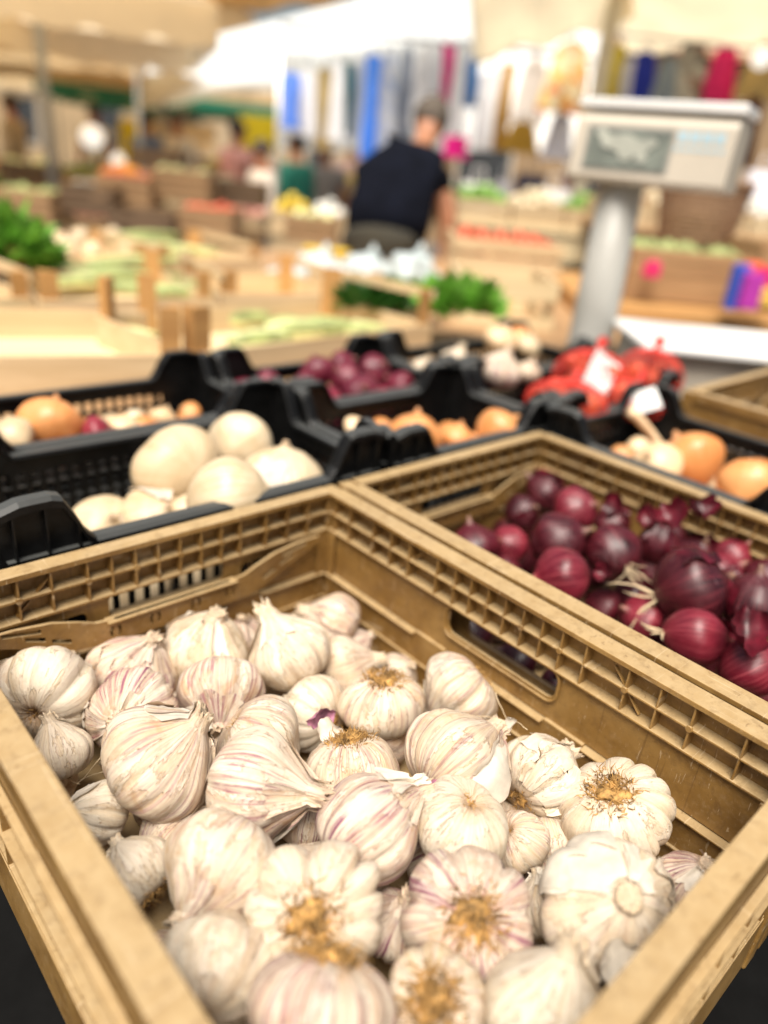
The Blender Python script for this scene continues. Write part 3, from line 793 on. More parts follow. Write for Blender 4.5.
def fill(x0, x1, y0, y1, z, R, mats, label, cat, name, group, seed, flk='paper'):
    rng = random.Random(seed); nx = max(1, int((x1-x0)/(2*R))); ny = max(1, int((y1-y0)/(2*R)))
    proto = {}
    for i in range(nx):
        for j in range(ny):
            x = x0+(x1-x0)*(i+.5)/nx+rng.uniform(-.003,.003); y = y0+(y1-y0)*(j+.5)/ny+rng.uniform(-.003,.003); mt = rng.choice(mats)
            if mt not in proto:
                proto[mt] = onion((x, y, z), R, (rng.uniform(-1,1), rng.uniform(-1,1), rng.uniform(-.5,1)), mt, label, rng.randint(0,9999), cat, name, group=group, detail=.5)
            else:
                s = proto[mt]; c = s.copy(); col.objects.link(c); c.location = (x, y, z)
                orient(c, (rng.uniform(-1,1), rng.uniform(-1,1), rng.uniform(-.5,1)), rng.random()*6)
                for ch in s.children:
                    d = ch.copy(); d.parent = c; col.objects.link(d)
WH = [((.408,.788,.970),.0530,(-.3,.1,-.5),'biggest round white onion on the left of its pile'),
((.517,.819,.972),.0440,(.4,.3,-.6),'white onion at the back of the white pile'),
((.513,.712,.965),.0475,(.1,.9,.3),'white onion with a short greenish neck at the right of its pile'),
((.403,.663,.982),.0440,(.95,.15,.1),'long pale white onion lying across the front of its pile'),
((.350,.735,.936),.0380,(.2,.3,.6),'small white onion low at the front left of its pile'),
((.300,.765,.925),.0380,(.1,.3,.8),'flattish white onion behind the black crate corner'),
((.392,.708,.935),.0380,(.3,-.3,.6),'white onion mostly covered by the long pale one')]
for i, (p, R, ax, lab) in enumerate(WH):
    onion(p, R*1.10, vdir(p, ax), 'whiteonion', lab, 510+i*3, 'white onion', 'white_onion', neck=.9, group='large white onions', flake='paper', skins=1, stretch=1.08 if i == 3 else .86)
fill(.18,.585,.645,.85,.880,.040,['whiteonion'],'white onion in the lower layer of its black crate','white onion','white_onion','lower white onions',3)
OR = [((.320,.973,.987),.0425,(.2,.7,-.3),'orange','big orange onion in the crate at the left'),
((.364,.925,.981),.0250,(.8,.3,.1),'red_pink','small reddish shallot right of the big orange onion'),
((.403,.931,.979),.0240,(.2,.9,.1),'palegold','small tan shallot with a pointed tip near the crate rim'),
((.266,.955,.983),.0290,(-.3,.2,.4),'whiteonion','cream onion at the left edge of the picture'),
((.458,.984,.955),.0230,(.4,.3,.2),'orange','tiny orange onion in the shaded end of the crate')]
for i, (p, R, ax, mt, lab) in enumerate(OR):
    onion(p, R, vdir(p, ax), mt, lab, 610+i*3, 'onion', 'onion', group='mixed onions at the left')
fill(.18,.585,.945,1.07,.945,.021,['orange','palegold','whiteonion','red_pink'],'small mixed onion in the crate behind the white onions','onion','onion','small mixed onions',4)
fill(.18,.585,.895,.94,.962,.017,['orange','palegold','whiteonion','palegold'],'tiny onion seen through the lattice of the left crate','onion','onion','tiny onions behind the lattice',14)
RB = [(.706,1.030,.977,.0310),(.661,1.032,.975,.0253),(.811,1.028,.991,.0343),(.838,.984,.989,.0304),(.835,.932,.977,.0350),(.928,.933,.978,.0311),(.762,.929,.970,.0287),(.760,.997,.976,.0296),(.924,1.000,.990,.0319),(.888,.927,.954,.0307),(.875,1.035,.996,.0279),(.719,.984,.964,.0255),(.892,.886,.972,.0282),(.799,.906,.958,.0256)]
RBL = ['leftmost pair','leftmost back','back left of the peak','middle of the peak','large one in the front middle','right end front','front left','second row left','back right','low front right','back middle by the raised rim','low left','nearest the right front corner','low front middle']
for i, (x, y, z, R) in enumerate(RB):
    onion((x, y, z), R, cdir(random.uniform(-1,1), random.uniform(-.3,.8), random.uniform(-.2,.8)), 'red_back', 'round red onion of the second row crate, '+RBL[i], 700+i, 'red onion', 'red_onion', group='round red onions in the second row', detail=.6)
fill(.635,.97,.88,1.06,.935,.028,['red_back'],'red onion underneath the heap of the second row crate','red onion','red_onion','buried red onions of the second row',6)
TN = [((.774,.735,.970),.0420,(.1,.7,-.2),'orange','plump golden orange onion at the left of its black crate'),((.849,.717,.960),.0280,(.3,.8,.1),'orange','small orange onion with a pointed top between two plump ones'),
((.885,.664,.981),.0400,(.5,.5,-.2),'orange','golden onion close behind the far rim of the tan crate'),((.785,.820,.951),.0215,(.3,.3,.3),'orange','bright orange little onion in the back corner of its crate'),((.729,.823,.963),.0195,(.3,.3,.3),'palegold','tiny pale onion in the back corner of its crate'),
((.833,.671,.945),.031,(.3,.3,.3),'palegold','pale onion under the golden ones')]
for i, (p, R, ax, mt, lab) in enumerate(TN): onion(p, R, vdir(p, ax), mt, lab, 810+i, 'onion', 'onion', group='golden onions behind the red onion crate', flake='paper')
fill(.64,.95,.645,.83,.925,.026,['orange','palegold'],'onion in the lower layer of the golden onion crate','onion','onion','lower golden onions',8)
YL = [((1.070,.437,.974),.0530,(-.3,.6,-.3),'orange','large amber onion on the right',1),((1.000,.456,.975),.0380,(-.2,.3,.6),'palegold','pale onion left of the large amber one',1),
((1.036,.338,.980),.0400,(.2,.3,-.5),'orange','amber onion at the right edge of the picture',1),((.985,.331,.940),.032,(.2,.3,.5),'palegold','pale onion seen through the tan crate opening',1),((1.02,.390,.93),.032,(.2,.1,.5),'orange','orange onion seen through the tan crate opening',1),((1.165,.365,.955),.032,(.3,.3,.5),'orange','onion by the far wall of the yellow onion crate',1)]
for i, (p, R, ax, mt, lab, nk) in enumerate(YL): onion(p, R, vdir(p, ax), mt, lab, 870+i, 'onion', 'onion', group='yellow onions at the right', neck=nk, flake='paper')
# the long dry stalk of the amber onion's neighbour
stk = MB(); a_ = at(663, 452, 1.20); b_ = at(636, 416, 1.17); mid = (a_+b_)*.5+Vector((0,0,.004))
stk.tube([at(668,460,1.2), a_, mid, b_, at(630,410,1.165)], [.010,.0085,.0070,.0085,.010], 10, True)
o = stk.build('onion_stalk', M['palegold'], None, True); tag(o, 'long dry onion stalk sticking up beside the large amber onion', 'stalk')
fill(.945,1.20,.23,.595,.925,.03,['orange','palegold'],'onion in the lower layer of the yellow onion crate','onion','onion','lower yellow onions',9)
# garlic crate in the third row
for i, (px, py, d, w, mt, lab) in enumerate(((455,364,1.42,36,'g_white','white garlic bulb at the left of the third row crate'),(500,370,1.36,42,'g_pink','pinkish garlic bulb in the middle of the third row crate'),(424,368,1.42,24,'g_white','garlic bulb tip at the left rim of the third row crate'),(528,372,1.42,26,'g_cream','cream garlic at the right of the third row crate'))):
    garlic(at(px, py, d), w*d/735/2, cdir(.2,.6,.3), mt, lab, 990+i, roots=0, skins=0, detail=.5, group='garlic bulbs beside the scale')
for i, (px, py, d, w, mt, lab) in enumerate(((500,340,1.6,34,'palegold','pale orange onion at the back of the third row crate'),(528,346,1.6,26,'whiteonion','white onion at the back of the third row crate'),(520,338,1.66,26,'orange','orange onion at the back of the third row crate'))):
    onion(at(px, py, d), w*d/735/2, cdir(.2,.3,.3), mt, lab, 1010+i, 'onion', 'onion', detail=.5, group='onions in the third row crate')
fill(1.02,1.42,.885,1.065,.93,.03,['palegold','whiteonion'],'pale onion in the lower layer of the third row crate','onion','onion','lower onions of the third row',10)
# red net bags
def net_bag(px, py, d, w, h, lab, seed, white=None):
    rng = random.Random(seed); c = at(px, py, d)
    e = empty('net_bag', c, 0, lab, 'net bag', 'red net bags of shallots')
    s = w*d/735/2; hh = h*d/735/2; cn = MB()
    for k in range(14):
        a = rng.random()*6.28; r = math.sqrt(rng.random())*s*.75
        cn.blob((r*math.cos(a), r*math.sin(a), rng.uniform(-.5,.6)*hh), rng.uniform(.016,.021), 2)
    cn.build('shallots', M['tomato'], e, True)
    nt = MB()
    for k in range(14):
        a = PI*k/14
        pts = [(s*1.02*math.cos(t)*math.cos(a), s*1.02*math.cos(t)*math.sin(a), hh*1.25*math.sin(t)) for t in [2*PI*i/22 for i in range(23)]]
        nt.tube(pts, .0011, 4, False)
    for k in range(9):
        t = -PI/2+PI*(k+.5)/9
        nt.tube([(s*1.02*math.cos(t)*math.cos(a), s*1.02*math.cos(t)*math.sin(a), hh*1.25*math.sin(t)) for a in [2*PI*i/24 for i in range(25)]], .0011, 4, False)
    nt.tube([(0,0,hh*1.2),(s*.2,0,hh*1.45),(s*.5,0.01,hh*1.5)], [.004,.005,.012], 8)
    nt.build('net', M['redbag'], e, True)
    if white:
        lbm = MB(); n = 8
        V = []; Fc = []
        for j in range(n+1):
            for i in range(n+1):
                u = (i/n-.5)*white[0]; v = (j/n-.5)*white[1]
                V.append((u, .004*math.sin(u*60+seed)+.003*math.sin(v*80), v))
        for j in range(n):
            for i in range(n):
                a = j*(n+1)+i; Fc.append((a, a+1, a+n+2, a+n+1))
        R_ = Matrix.Rotation(HEAD, 4, 'Z') @ Matrix.Translation((0, -s*.95, hh*.6)) @ Matrix.Rotation(white[2], 4, 'Y') @ Matrix.Rotation(-.6, 4, 'X')
        lbm.add(V, Fc, R_); lbm.build('paper_tag', M['paperwhite'], e, True)
net_bag(590, 378, 1.38, 74, 44, 'red net bag of shallots with a big white tag on it', 1, (.055,.075,.5))
net_bag(648, 377, 1.45, 66, 44, 'plain red net bag of shallots at the right of its crate', 2)
net_bag(566, 402, 1.27, 80, 34, 'red net bag of shallots at the front left of its crate', 3)
net_bag(632, 400, 1.33, 74, 30, 'red net bag with a crumpled white tag at the front', 4, (.05,.04,-.4))
fill(1.01,1.35,.645,.83,.93,.026,['red_pink','red_back'],'red shallot under the net bags','shallot','shallot','shallots under the net bags',11)
onion((1.50,.44,1.03), .045, (.2,.1,.8), 'whiteonion', 'cream onion in the tan crate at the right edge', 78, 'white onion', 'white_onion')
fill(1.28,1.64,.04,.52,.93,.04,['whiteonion'],'pale onion at the bottom of the right edge tan crate','white onion','white_onion','pale onions of the right edge crate',12)
#BACKGROUND
# ------------------------------------------------------------------ setting
M['canvas_l'] = simple('light_beige_canvas', (.93,.86,.72), .8, .06, 2, trans=.75)
M['blackcloth'] = simple('black_cloth', (.006,.006,.006), 1.0, .2, 20, spec=.05)
mb = MB(); mb.box((-90,-90,-.1),(90,90,0)); tag(mb.build('ground', simple('asphalt', (.12,.11,.10), .9, .3, 4, bmp=.3)), kind='structure')
def table(x0, x1, y0, y1, zt, label, mat='wood_d', rz=0.0, th=.025, trim=None):
    e = empty('display_table', ((x0+x1)/2, (y0+y1)/2, 0), rz, label, 'table', 'display tables')
    w, l = (x1-x0)/2, (y1-y0)/2; mb = MB(); mb.box((-w,-l,zt-th),(w,l,zt)); mb.build('table_top', M[mat], e, False, .003)
    for sx in (-1,1):
        for sy in (-1,1):
            mb = MB(); mb.box((sx*w-sx*.03-.025, sy*l-sy*.03-.025, 0), (sx*w-sx*.03+.025, sy*l-sy*.03+.025, zt-th-.001)); mb.build('leg', M[mat], e)
    return e
table(-.30,1.70,-.35,1.095,.800,'low black draped table under the onion and garlic crates', 'blackcloth')
mb = MB(); mb.box((.0835,.12,0),(.50,.60,.0012)); o = mb.build('edge_light_sheet', M['paperwhite']); o.location = (0,0,.8005); tag(o, 'added white sheet drawing the bright base edge of the garlic crate', 'added edge sheet')  # added white sheet, stands in for the crate's base edge catching light
table(-1.1,2.95,1.125,3.05,.925,'long table under the slatted wooden trays', 'wood_m')
# ------------------------------------------------------------------ wooden trays
def tray(fl, fr, ln, zb, bh, ph, label, mats=('wood','wood_o','ply'), ends=True, group='wooden vegetable trays'):
    fl = Vector((fl[0], fl[1], zb)); fr = Vector((fr[0], fr[1], zb)); W = (fr-fl).length; a = math.atan2(fr.y-fl.y, fr.x-fl.x)
    e = empty('wooden_tray', fl, a, label, 'wooden tray', group)
    t = .007
    mb = MB(); mb.box((0,0,.0),(W,t,bh)); mb.build('front_board', M[mats[0]], e, False, .001)
    mb = MB(); mb.box((0,ln-t,.0),(W,ln,bh)); mb.build('back_board', M[mats[0]], e, False, .001)
    for x in (0, W-t):
        mb = MB(); mb.box((x,t+.001,.0),(x+t,ln-t-.001,bh)); mb.build('end_board', M[mats[0]], e, False, .001)
    mb = MB(); mb.box((t+.001,t+.001,.004),(W-t-.001,ln-t-.001,.008)); mb.build('base', M[mats[2]], e)
    for (x, y, sx, sy) in ((t,t,1,1),(W-t,t,-1,1),(t,ln-t,1,-1),(W-t,ln-t,-1,-1)):
        mb = MB(); c = .036
        v = [(x,y,.009),(x+sx*c,y,.009),(x,y+sy*c,.009),(x,y,ph),(x+sx*c,y,ph),(x,y+sy*c,ph)]
        mb.add(v, [(0,1,2),(3,5,4),(0,3,4,1),(1,4,5,2),(2,5,3,0)]); mb.build('corner_post', M[mats[1]], e)
    if ends:
        for x in ((-.001, W-t+.001) if ends is True else (W-t+.001,)):
            mb = MB(); mb.box((x,.0,ph-.022),(x+t,ln,ph-.001)); mb.build('top_slat', M[mats[0]], e, False, .001)
    return e
def XY(px, py, z):
    a = at(px, py, 1) - CAM; k = (z-CAM.z)/a.z; q = CAM + a*k; return (q.x, q.y)
zt = .99
a1 = XY(186,355,1.0); dirA = (Vector(a1)-Vector(XY(0,356,1.0))).normalized(); a0 = Vector(a1)-dirA*.60
tray(a0, a1, .40, .93, .070, .150, 'pale wooden tray with orange corner posts at the left behind the black crates', ends=False)
b0 = XY(193,354,1.0); b1 = XY(432,324,1.0)
tray(b0, b1, .36, .93, .070, .150, 'pale wooden tray with a few endives in the centre behind the red onions', ends='right')
c0 = XY(40,303,1.0); c1 = XY(215,300,1.0)
tray(c0, c1, .42, .93, .075, .135, 'wooden tray of celery in the second row of trays', ends=False)
d0 = XY(222,296,1.0); d1 = XY(345,296,1.0)
tray(d0, d1, .38, .93, .075, .13, 'wooden tray left of the white plastic bags')
e0 = XY(-130,308,1.0); e1 = XY(34,300,1.0)
tray(e0, e1, .42, .93, .075, .13, 'wooden tray under the parsley at the left edge')
f0 = XY(40,262,1.0); f1 = XY(150,262,1.0)
tray(f0, f1, .42, .93, .075, .12, 'wooden tray of pinkish roots in the third row of trays')
f0 = XY(158,262,1.0); f1 = XY(262,260,1.0)
tray(f0, f1, .42, .93, .075, .12, 'wooden tray of spring onions in the third row of trays')
f0 = XY(352,300,1.0); f1 = XY(428,300,1.0)
tray(f0, f1, .30, .93, .055, .10, 'small wooden tray of dark parsley in front of the stooping man')

def leaves(mb, c, R, n, size, rng, up=.5, elong=1.6):
    for i in range(n):
        d = Vector((rng.gauss(0,1), rng.gauss(0,1), abs(rng.gauss(0,1))*up+.1)).normalized()
        p = Vector(c) + Vector((d.x*R[0], d.y*R[1], d.z*R[2]))*rng.uniform(.35,1.0)
        s = size*rng.uniform(.6,1.4); t = (d+Vector((rng.uniform(-1,1), rng.uniform(-1,1), rng.uniform(-.3,1)))*.8).normalized()
        b = t.cross(Vector((rng.uniform(-1,1), rng.uniform(-1,1), 1))).normalized(); nn = t.cross(b)
        mb.add([p, p+t*s*elong*.5+b*s*.5+nn*s*.12, p+t*s*elong, p+t*s*elong*.5-b*s*.5+nn*s*.12, p+t*s*elong*.5], [(0,1,4),(1,2,4),(2,3,4),(3,0,4)])
def bunch(c, R, n, size, mat, label, cat, name, seed, stems=True, group=None):
    rng = random.Random(seed); e = empty(name, c, 0, label, cat, group)
    mb = MB(); leaves(mb, (0,0,0), R, n, size, rng); mb.build('leaves', M[mat], e)
    if stems:
        mb = MB()
        for k in range(14):
            a = rng.random()*6.28; q = Vector((math.cos(a)*R[0]*.6, math.sin(a)*R[1]*.6, R[2]*.4)); mb.tube([(0,0,-R[2]*.4), q*.5, q], [.004,.003,.002], 5)
        mb.build('stems', M['leafp'], e)
    return e
bunch(at(12,262,1.95), (.085,.09,.11), 380, .04, 'leaf', 'bushy bright green parsley at the left edge', 'parsley', 'parsley_bunch', 1)
bunch(at(-30,250,2.1), (.12,.10,.12), 320, .042, 'leafd', 'darker parsley cut by the left edge of the picture', 'parsley', 'parsley_bunch', 11)
bunch(at(375,304,1.98), (.10,.08,.035), 380, .03, 'leafd', 'flat heap of dark parsley in the small tray', 'parsley', 'parsley_bunch', 2)
bunch(at(460,309,1.92), (.10,.08,.045), 360, .034, 'leaf', 'bright green parsley left of the scale column', 'parsley', 'parsley_bunch', 3)
bunch(at(414,302,2.15), (.06,.08,.035), 400, .022, 'leaf', 'small green bunch between parsley and the bright parsley', 'parsley', 'parsley_bunch', 13)
def endive(c, L, r, ang, mat, label, cat, name, seed, group=None):
    rng = random.Random(seed); e = empty(name, c, ang, label, cat, group); 
    for k in range(5):
        mb = MB(); a = 2*PI*k/5; off = Vector((0, math.cos(a)*r*.4, math.sin(a)*r*.4))
        mb.tube([off+Vector((x*L-L/2, math.sin(x*3)*.004*math.cos(a), 0)) for x in (0,.15,.35,.6,.85,1)], [r*.3,r*.6,r*.8,r*.7,r*.4,r*.1], 8)
        mb.build('leaf', M[mat if k % 2 else 'leafp'], e, True)
    return e
k = 0
for (px, py, z, L, r, an, mt, lab, cat, nm) in ((262,340,.965,.16,.022,.3,'endive','cream endive at the left of the central tray','endive','endive'),(300,330,.965,.17,.022,.1,'endive','cream endive in the middle of the central tray','endive','endive'),(330,327,.97,.17,.022,-.2,'leafp','greenest endive of the central tray','endive','endive'),
    (360,330,.965,.15,.02,-.1,'endive','cream endive at the right of the central tray','endive','endive'),(285,325,.965,.15,.02,.6,'leafp','pale green endive at the back of the central tray','endive','endive'),(15,322,.965,.14,.02,.2,'leafp','pale green scrap of endive in the left tray','endive','endive'),
    (72,270,.99,.35,.016,.2,'leafp','celery stick across the left end of its tray','celery','celery_stick'),(100,280,.98,.34,.016,.5,'endive','pale celery stick in the front of its tray','celery','celery_stick'),(125,276,.99,.34,.016,.1,'leafp','celery stick in the middle of its tray','celery','celery_stick'),
    (160,290,.99,.30,.016,-.3,'leafp','celery stick at the right end of its tray','celery','celery_stick'),(140,262,1.0,.34,.018,.4,'endive','topmost celery stick of its tray','celery','celery_stick'),(180,288,.985,.25,.016,.9,'leafp','short celery stick slanting beside the post','celery','celery_stick'),
    (135,243,1.0,.34,.018,.2,'leafp','spring onions nearest the post of the back tray','spring onions','spring_onion'),(150,236,1.0,.30,.018,.5,'leafp','spring onions in the middle of the back tray','spring onions','spring_onion'),(175,250,1.0,.3,.018,-.2,'endive','pale spring onions at the right of the back tray','spring onions','spring_onion'),
    (130,335,.955,.12,.016,-.4,'endive','cream endive in the right of the left tray','endive','endive'),(245,318,.965,.14,.02,.2,'endive','endive in the back left corner of the central tray','endive','endive')):
    x, y = XY(px, py, z); endive((x, y, z), L, r, an-.3, mt, lab, cat, nm, k); k += 1
for i, (px, py) in enumerate(((60,243),(80,238),(98,246),(112,238),(128,248),(70,250),(92,254))):
    z = .99; x, y = XY(px, py, z); onion((x,y,z), .042, cdir(random.uniform(-1,1),.3,.4), 'whiteonion' if i % 2 else 'palegold', 'pinkish white root vegetable of the back left tray, '+('number by number alike' if 0 else ['left end','second from the left','middle','right of the middle','right end','front left','front middle'][i]), 1300+i, 'turnip', 'turnip', detail=.4)
mb = MB(); 
def pbag(px, py, d, w, h, label, seed):
    mb = MB(); c = at(px, py, d); s = w*d/735/2; hh = h*d/735/2
    mb.blob((0,0,0), (s, s*.7, hh), 4, None, 0)
    for i, v in enumerate(mb.v):
        n = Vector(v).normalized(); q = n*2.2+Vector((seed*3, 0, 0)); f = 1+.45*noise.noise(q)+.25*abs(noise.noise(q*2.7)); mb.v[i] = Vector((v.x*f, v.y*f, v.z*f))
    mb.tube([(0,0,hh*.8),(s*.15,0,hh*1.25),(s*.4,0,hh*1.5)], [s*.12,s*.08,s*.28], 8)
    o = mb.build('plastic_bag', M['plastic_w'], None, True); o.location = c; o.rotation_euler = (0,0,HEAD); tag(o, label, 'plastic bag', 'thin white plastic bags'); return o
pbag(365,270,2.9,50,26,'white plastic bag at the foot of the stooping man',1); pbag(412,270,2.7,52,28,'white plastic bag under the arm of the stooping man',2)
pbag(318,268,2.8,52,26,'flat bluish white plastic bag left of the other bags',3); pbag(340,276,2.5,44,20,'low white plastic bag in front of the others',4); pbag(290,276,2.7,40,18,'small white plastic bag beside the wooden tray',5)
mb = MB(); mb.box((-.085,-.05,0),(.085,.05,.045)); mb.box((-.095,-.06,.045),(.095,.06,.052)); o = mb.build('yellow_box', M['yellow'], None, False, .006); o.location = at(326,262,3.1); o.rotation_euler = (0,0,HEAD); tag(o, 'low yellow plastic box behind the plastic bags', 'box')

# ------------------------------------------------------------------ scale
hd = at(592, 330, 1.78)
sc = empty('market_scale', (hd.x, hd.y, .801), HEAD-math.radians(30), 'cream electronic market scale with display head on a thick grey column', 'scale')
def loc(px, py, d):   # point in the local space of the scale
    return Matrix.Rotation(-(HEAD-math.radians(30)), 4, 'Z') @ (at(px, py, d) - Vector((hd.x, hd.y, .801)))
topz = loc(625, 185, 1.74).z
mb = MB(); mb.tube([(0,0,.0),(0,0,.02),(0,0,topz*.5),(0,0,topz+.02)], [.058,.054,.052,.047], 32); mb.build('column', M['scale_col'], sc, True)
mb = MB(); mb.tube([(0,0,-.001),(0,0,.012)], [.09,.085], 28); mb.build('column_foot', M['scale_col'], sc, True)
hz = topz; HX0, HX1, HH = -.105, .225, .128
hm = MB(); prof = [(-.075,0),(-.080,.012),(-.068,HH-.006),(-.050,HH+.010),(.075,HH+.012),(.085,HH-.01),(.075,.0)]
vs = [(HX0, y, hz+z) for y, z in prof]+[(HX1, y, hz+z) for y, z in prof]; n = len(prof)
hm.add(vs, [tuple(range(n-1,-1,-1)), tuple(range(n, 2*n))]+[(i, (i+1)%n, n+(i+1)%n, n+i) for i in range(n)]); hm.build('display_housing', M['scale'], sc, False, .005)
mb = MB(); mb.box((HX0-.004,-.066,hz+HH+.0145),(HX1+.006,.088,hz+HH+.034)); mb.build('sunlit_top_bevel', M['white'], sc, False, .003)  # white slab: sunlight on the head's top bevel put into the colour
def onface(x, z, off=.002):   # point on the sloping front face
    k = (z-.012)/(HH-.018); return Vector((x, -.080+.012*k-off, hz+z))
def facequad(mb, x0, x1, z0, z1, off, th=.002):
    A = [onface(x0,z0,off), onface(x1,z0,off), onface(x1,z1,off), onface(x0,z1,off)]; Bq = [p+Vector((0,th,0)) for p in A]
    mb.add(A+Bq, [(0,1,2,3),(7,6,5,4),(0,4,5,1),(1,5,6,2),(2,6,7,3),(3,7,4,0)])
mb = MB(); facequad(mb, HX0+.028, HX0+.212, .024, .110, .001); mb.build('display_frame', M['greypost'], sc)
s2 = MB(); facequad(s2, HX0+.034, HX0+.206, .030, .104, .0035); dsp = s2.build('display', M['lcd'], sc)
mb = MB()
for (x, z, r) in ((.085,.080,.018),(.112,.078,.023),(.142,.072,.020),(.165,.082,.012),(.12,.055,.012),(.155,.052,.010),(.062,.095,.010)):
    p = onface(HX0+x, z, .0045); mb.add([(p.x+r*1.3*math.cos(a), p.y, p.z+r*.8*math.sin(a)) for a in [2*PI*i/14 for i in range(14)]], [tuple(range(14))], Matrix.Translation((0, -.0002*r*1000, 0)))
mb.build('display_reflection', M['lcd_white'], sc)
mb = MB()
for k in range(4): facequad(mb, HX1-.112+k*.024, HX1-.094+k*.024, .088, .108, .001)
for k in range(6): facequad(mb, HX1-.115+k*.017, HX1-.103+k*.017, .072, .079, .001)
mb.build('printed_mark', M['blueprint'], sc)
pc = Matrix.Rotation(-(HEAD-math.radians(30)), 4, 'Z') @ (at(705, 340, 1.62) - Vector((hd.x, hd.y, .801))); PM = Matrix.Translation(pc) @ Matrix.Rotation(math.radians(30), 4, 'Z')
mb = MB(); mb.box((-.17,-.14,-.012),(.24,.17,.004), PM); mb.build('weighing_plate', M['white'], sc, False, .005)
mb = MB(); mb.box((-.15,-.11,-pc.z+.001),(.22,.14,-.014), PM); mb.build('weighing_base', M['scale'], sc, False, .01)
# ------------------------------------------------------------------ boxes aligned with the picture plane of the stall opposite
def slat_crate(px0, px1, pyt, pyb, d, ln, label, mat='wood', n=3, gap=.012, group='wooden crates across the aisle', name='wooden_crate', contents=None):
    p0 = at(px0, pyb, d); p1 = at(px1, pyb, d); pt = at((px0+px1)/2, pyt, d); pb = at((px0+px1)/2, pyb, d)
    W = (Vector((p1.x,p1.y))-Vector((p0.x,p0.y))).length; H = pt.z-pb.z
    e = empty(name, (p0.x, p0.y, pb.z), math.atan2(p1.y-p0.y, p1.x-p0.x), label, 'crate', group)
    t = .012; hh = (H-gap*(n-1))/n
    for (a, b_, nm) in (((0,0),(W,t),'front_slats'),((0,ln-t),(W,ln),'back_slats'),((0,t),(t,ln-t),'end_slats'),((W-t,t),(W,ln-t),'end_slats')):
        mb = MB()
        for k in range(n): mb.box((a[0],a[1],k*(hh+gap)),(b_[0],b_[1],k*(hh+gap)+hh))
        for (x, y) in ((a[0]+.001,a[1]+.001),(b_[0]-.001,b_[1]-.001)): mb.bar((min(max(x,.02),W-.02), min(max(y,.02),ln-.02), .002), (min(max(x,.02),W-.02), min(max(y,.02),ln-.02), H-.002), .022, .022, up=(0,1,0))
        mb.build(nm, M[mat], e)
    mb = MB(); mb.box((t,t,.002),(W-t,ln-t,.010)); mb.build('base', M[mat], e)
    if contents:
        cm, r, cn = contents; mb = MB(); rng = random.Random(int(px0*7+pyt))
        nx = max(1, int((W-.04)/(2*r))); ny = max(1, int((ln-.04)/(2*r)))
        for i in range(nx):
            for j in range(ny): mb.blob((.02+(W-.04)*(i+.5)/nx+rng.uniform(-r,r)*.3, .02+(ln-.04)*(j+.5)/ny, H-r*.5+rng.uniform(-r,r)*.5), r*rng.uniform(.85,1.1), 1)
        o = mb.build('produce_heap', M[cm], None, True); o.location = e.location; o.rotation_euler = e.rotation_euler
        tag(o, cn, 'produce', kind='stuff')
    return e
slat_crate(452,552,276,334,2.25,.30,'open pale wooden crate between the parsley and the scale column', 'ply', 2, .05)
slat_crate(450,560,240,272,2.75,.36,'pale wooden crate holding red vegetables left of the scale column', 'wood', 2, .018, contents=('tomato',.035,'heap of red and brown vegetables in the pale crate left of the column'))
slat_crate(622,745,250,303,2.60,.34,'brown slatted crate behind the scale column', 'wood_m', 4, .005, contents=('leafp',.03,'row of pale green vegetables on the brown crate'))
slat_crate(748,860,246,300,2.60,.34,'brown slatted crate behind the colourful packets', 'wood_m', 4, .005)
tb = at(585, 303, 2.4); e2 = at(800, 303, 2.4)
mb = MB(); mb.box((-.02,0,-.085),(1.5,.9,0)); o = mb.build('counter_board', M['wood_o'], None, False, .004); o.location = at(590,303,2.45); o.rotation_euler = (0,0,HEAD); tag(o, 'thick orange brown wooden counter board behind the scale', 'counter')
mb = MB(); mb.box((-.0,.05,-.9+.02),(1.48,.85,-.087)); o = mb.build('side_cabinet', M['wood_d'], None, False, .004); o.location = at(590,303,2.45); o.rotation_euler = (0,0,HEAD); tag(o, 'dark base cabinet under the orange brown counter board', 'cabinet')
for i, (px, py, d, w, h, c, lab) in enumerate(((737,288,2.38,16,42,(.03,.08,.45),'blue packet at the left of the colourful packets'),(750,292,2.36,20,34,(.42,.03,.35),'purple packet between the blue and the red packets'),(752,272,2.42,16,16,(.85,.14,.06),'orange red packet on top of the purple one'),
        (767,280,2.40,18,22,(.75,.03,.10),'red packet at the right edge'),(768,298,2.36,20,16,(.85,.55,.10),'yellow packet under the red packet'),(652,270,2.5,14,14,(.75,.03,.16),'small pink red packet beside the scale column'))):
    mb = MB(); s = w*d/735/2; hh = h*d/735/2; mb.box((-s,-.02,-hh),(s,.02,hh)); mb.box((-s-.002,-.004,hh),(s+.002,.004,hh+.006)); o = mb.build('packet', flat('packet%d'%i, c), None, False, .004); o.location = at(px,py,d); o.rotation_euler = (0,0,HEAD+.1*i); tag(o, lab, 'packet', 'bright packets on the counter')
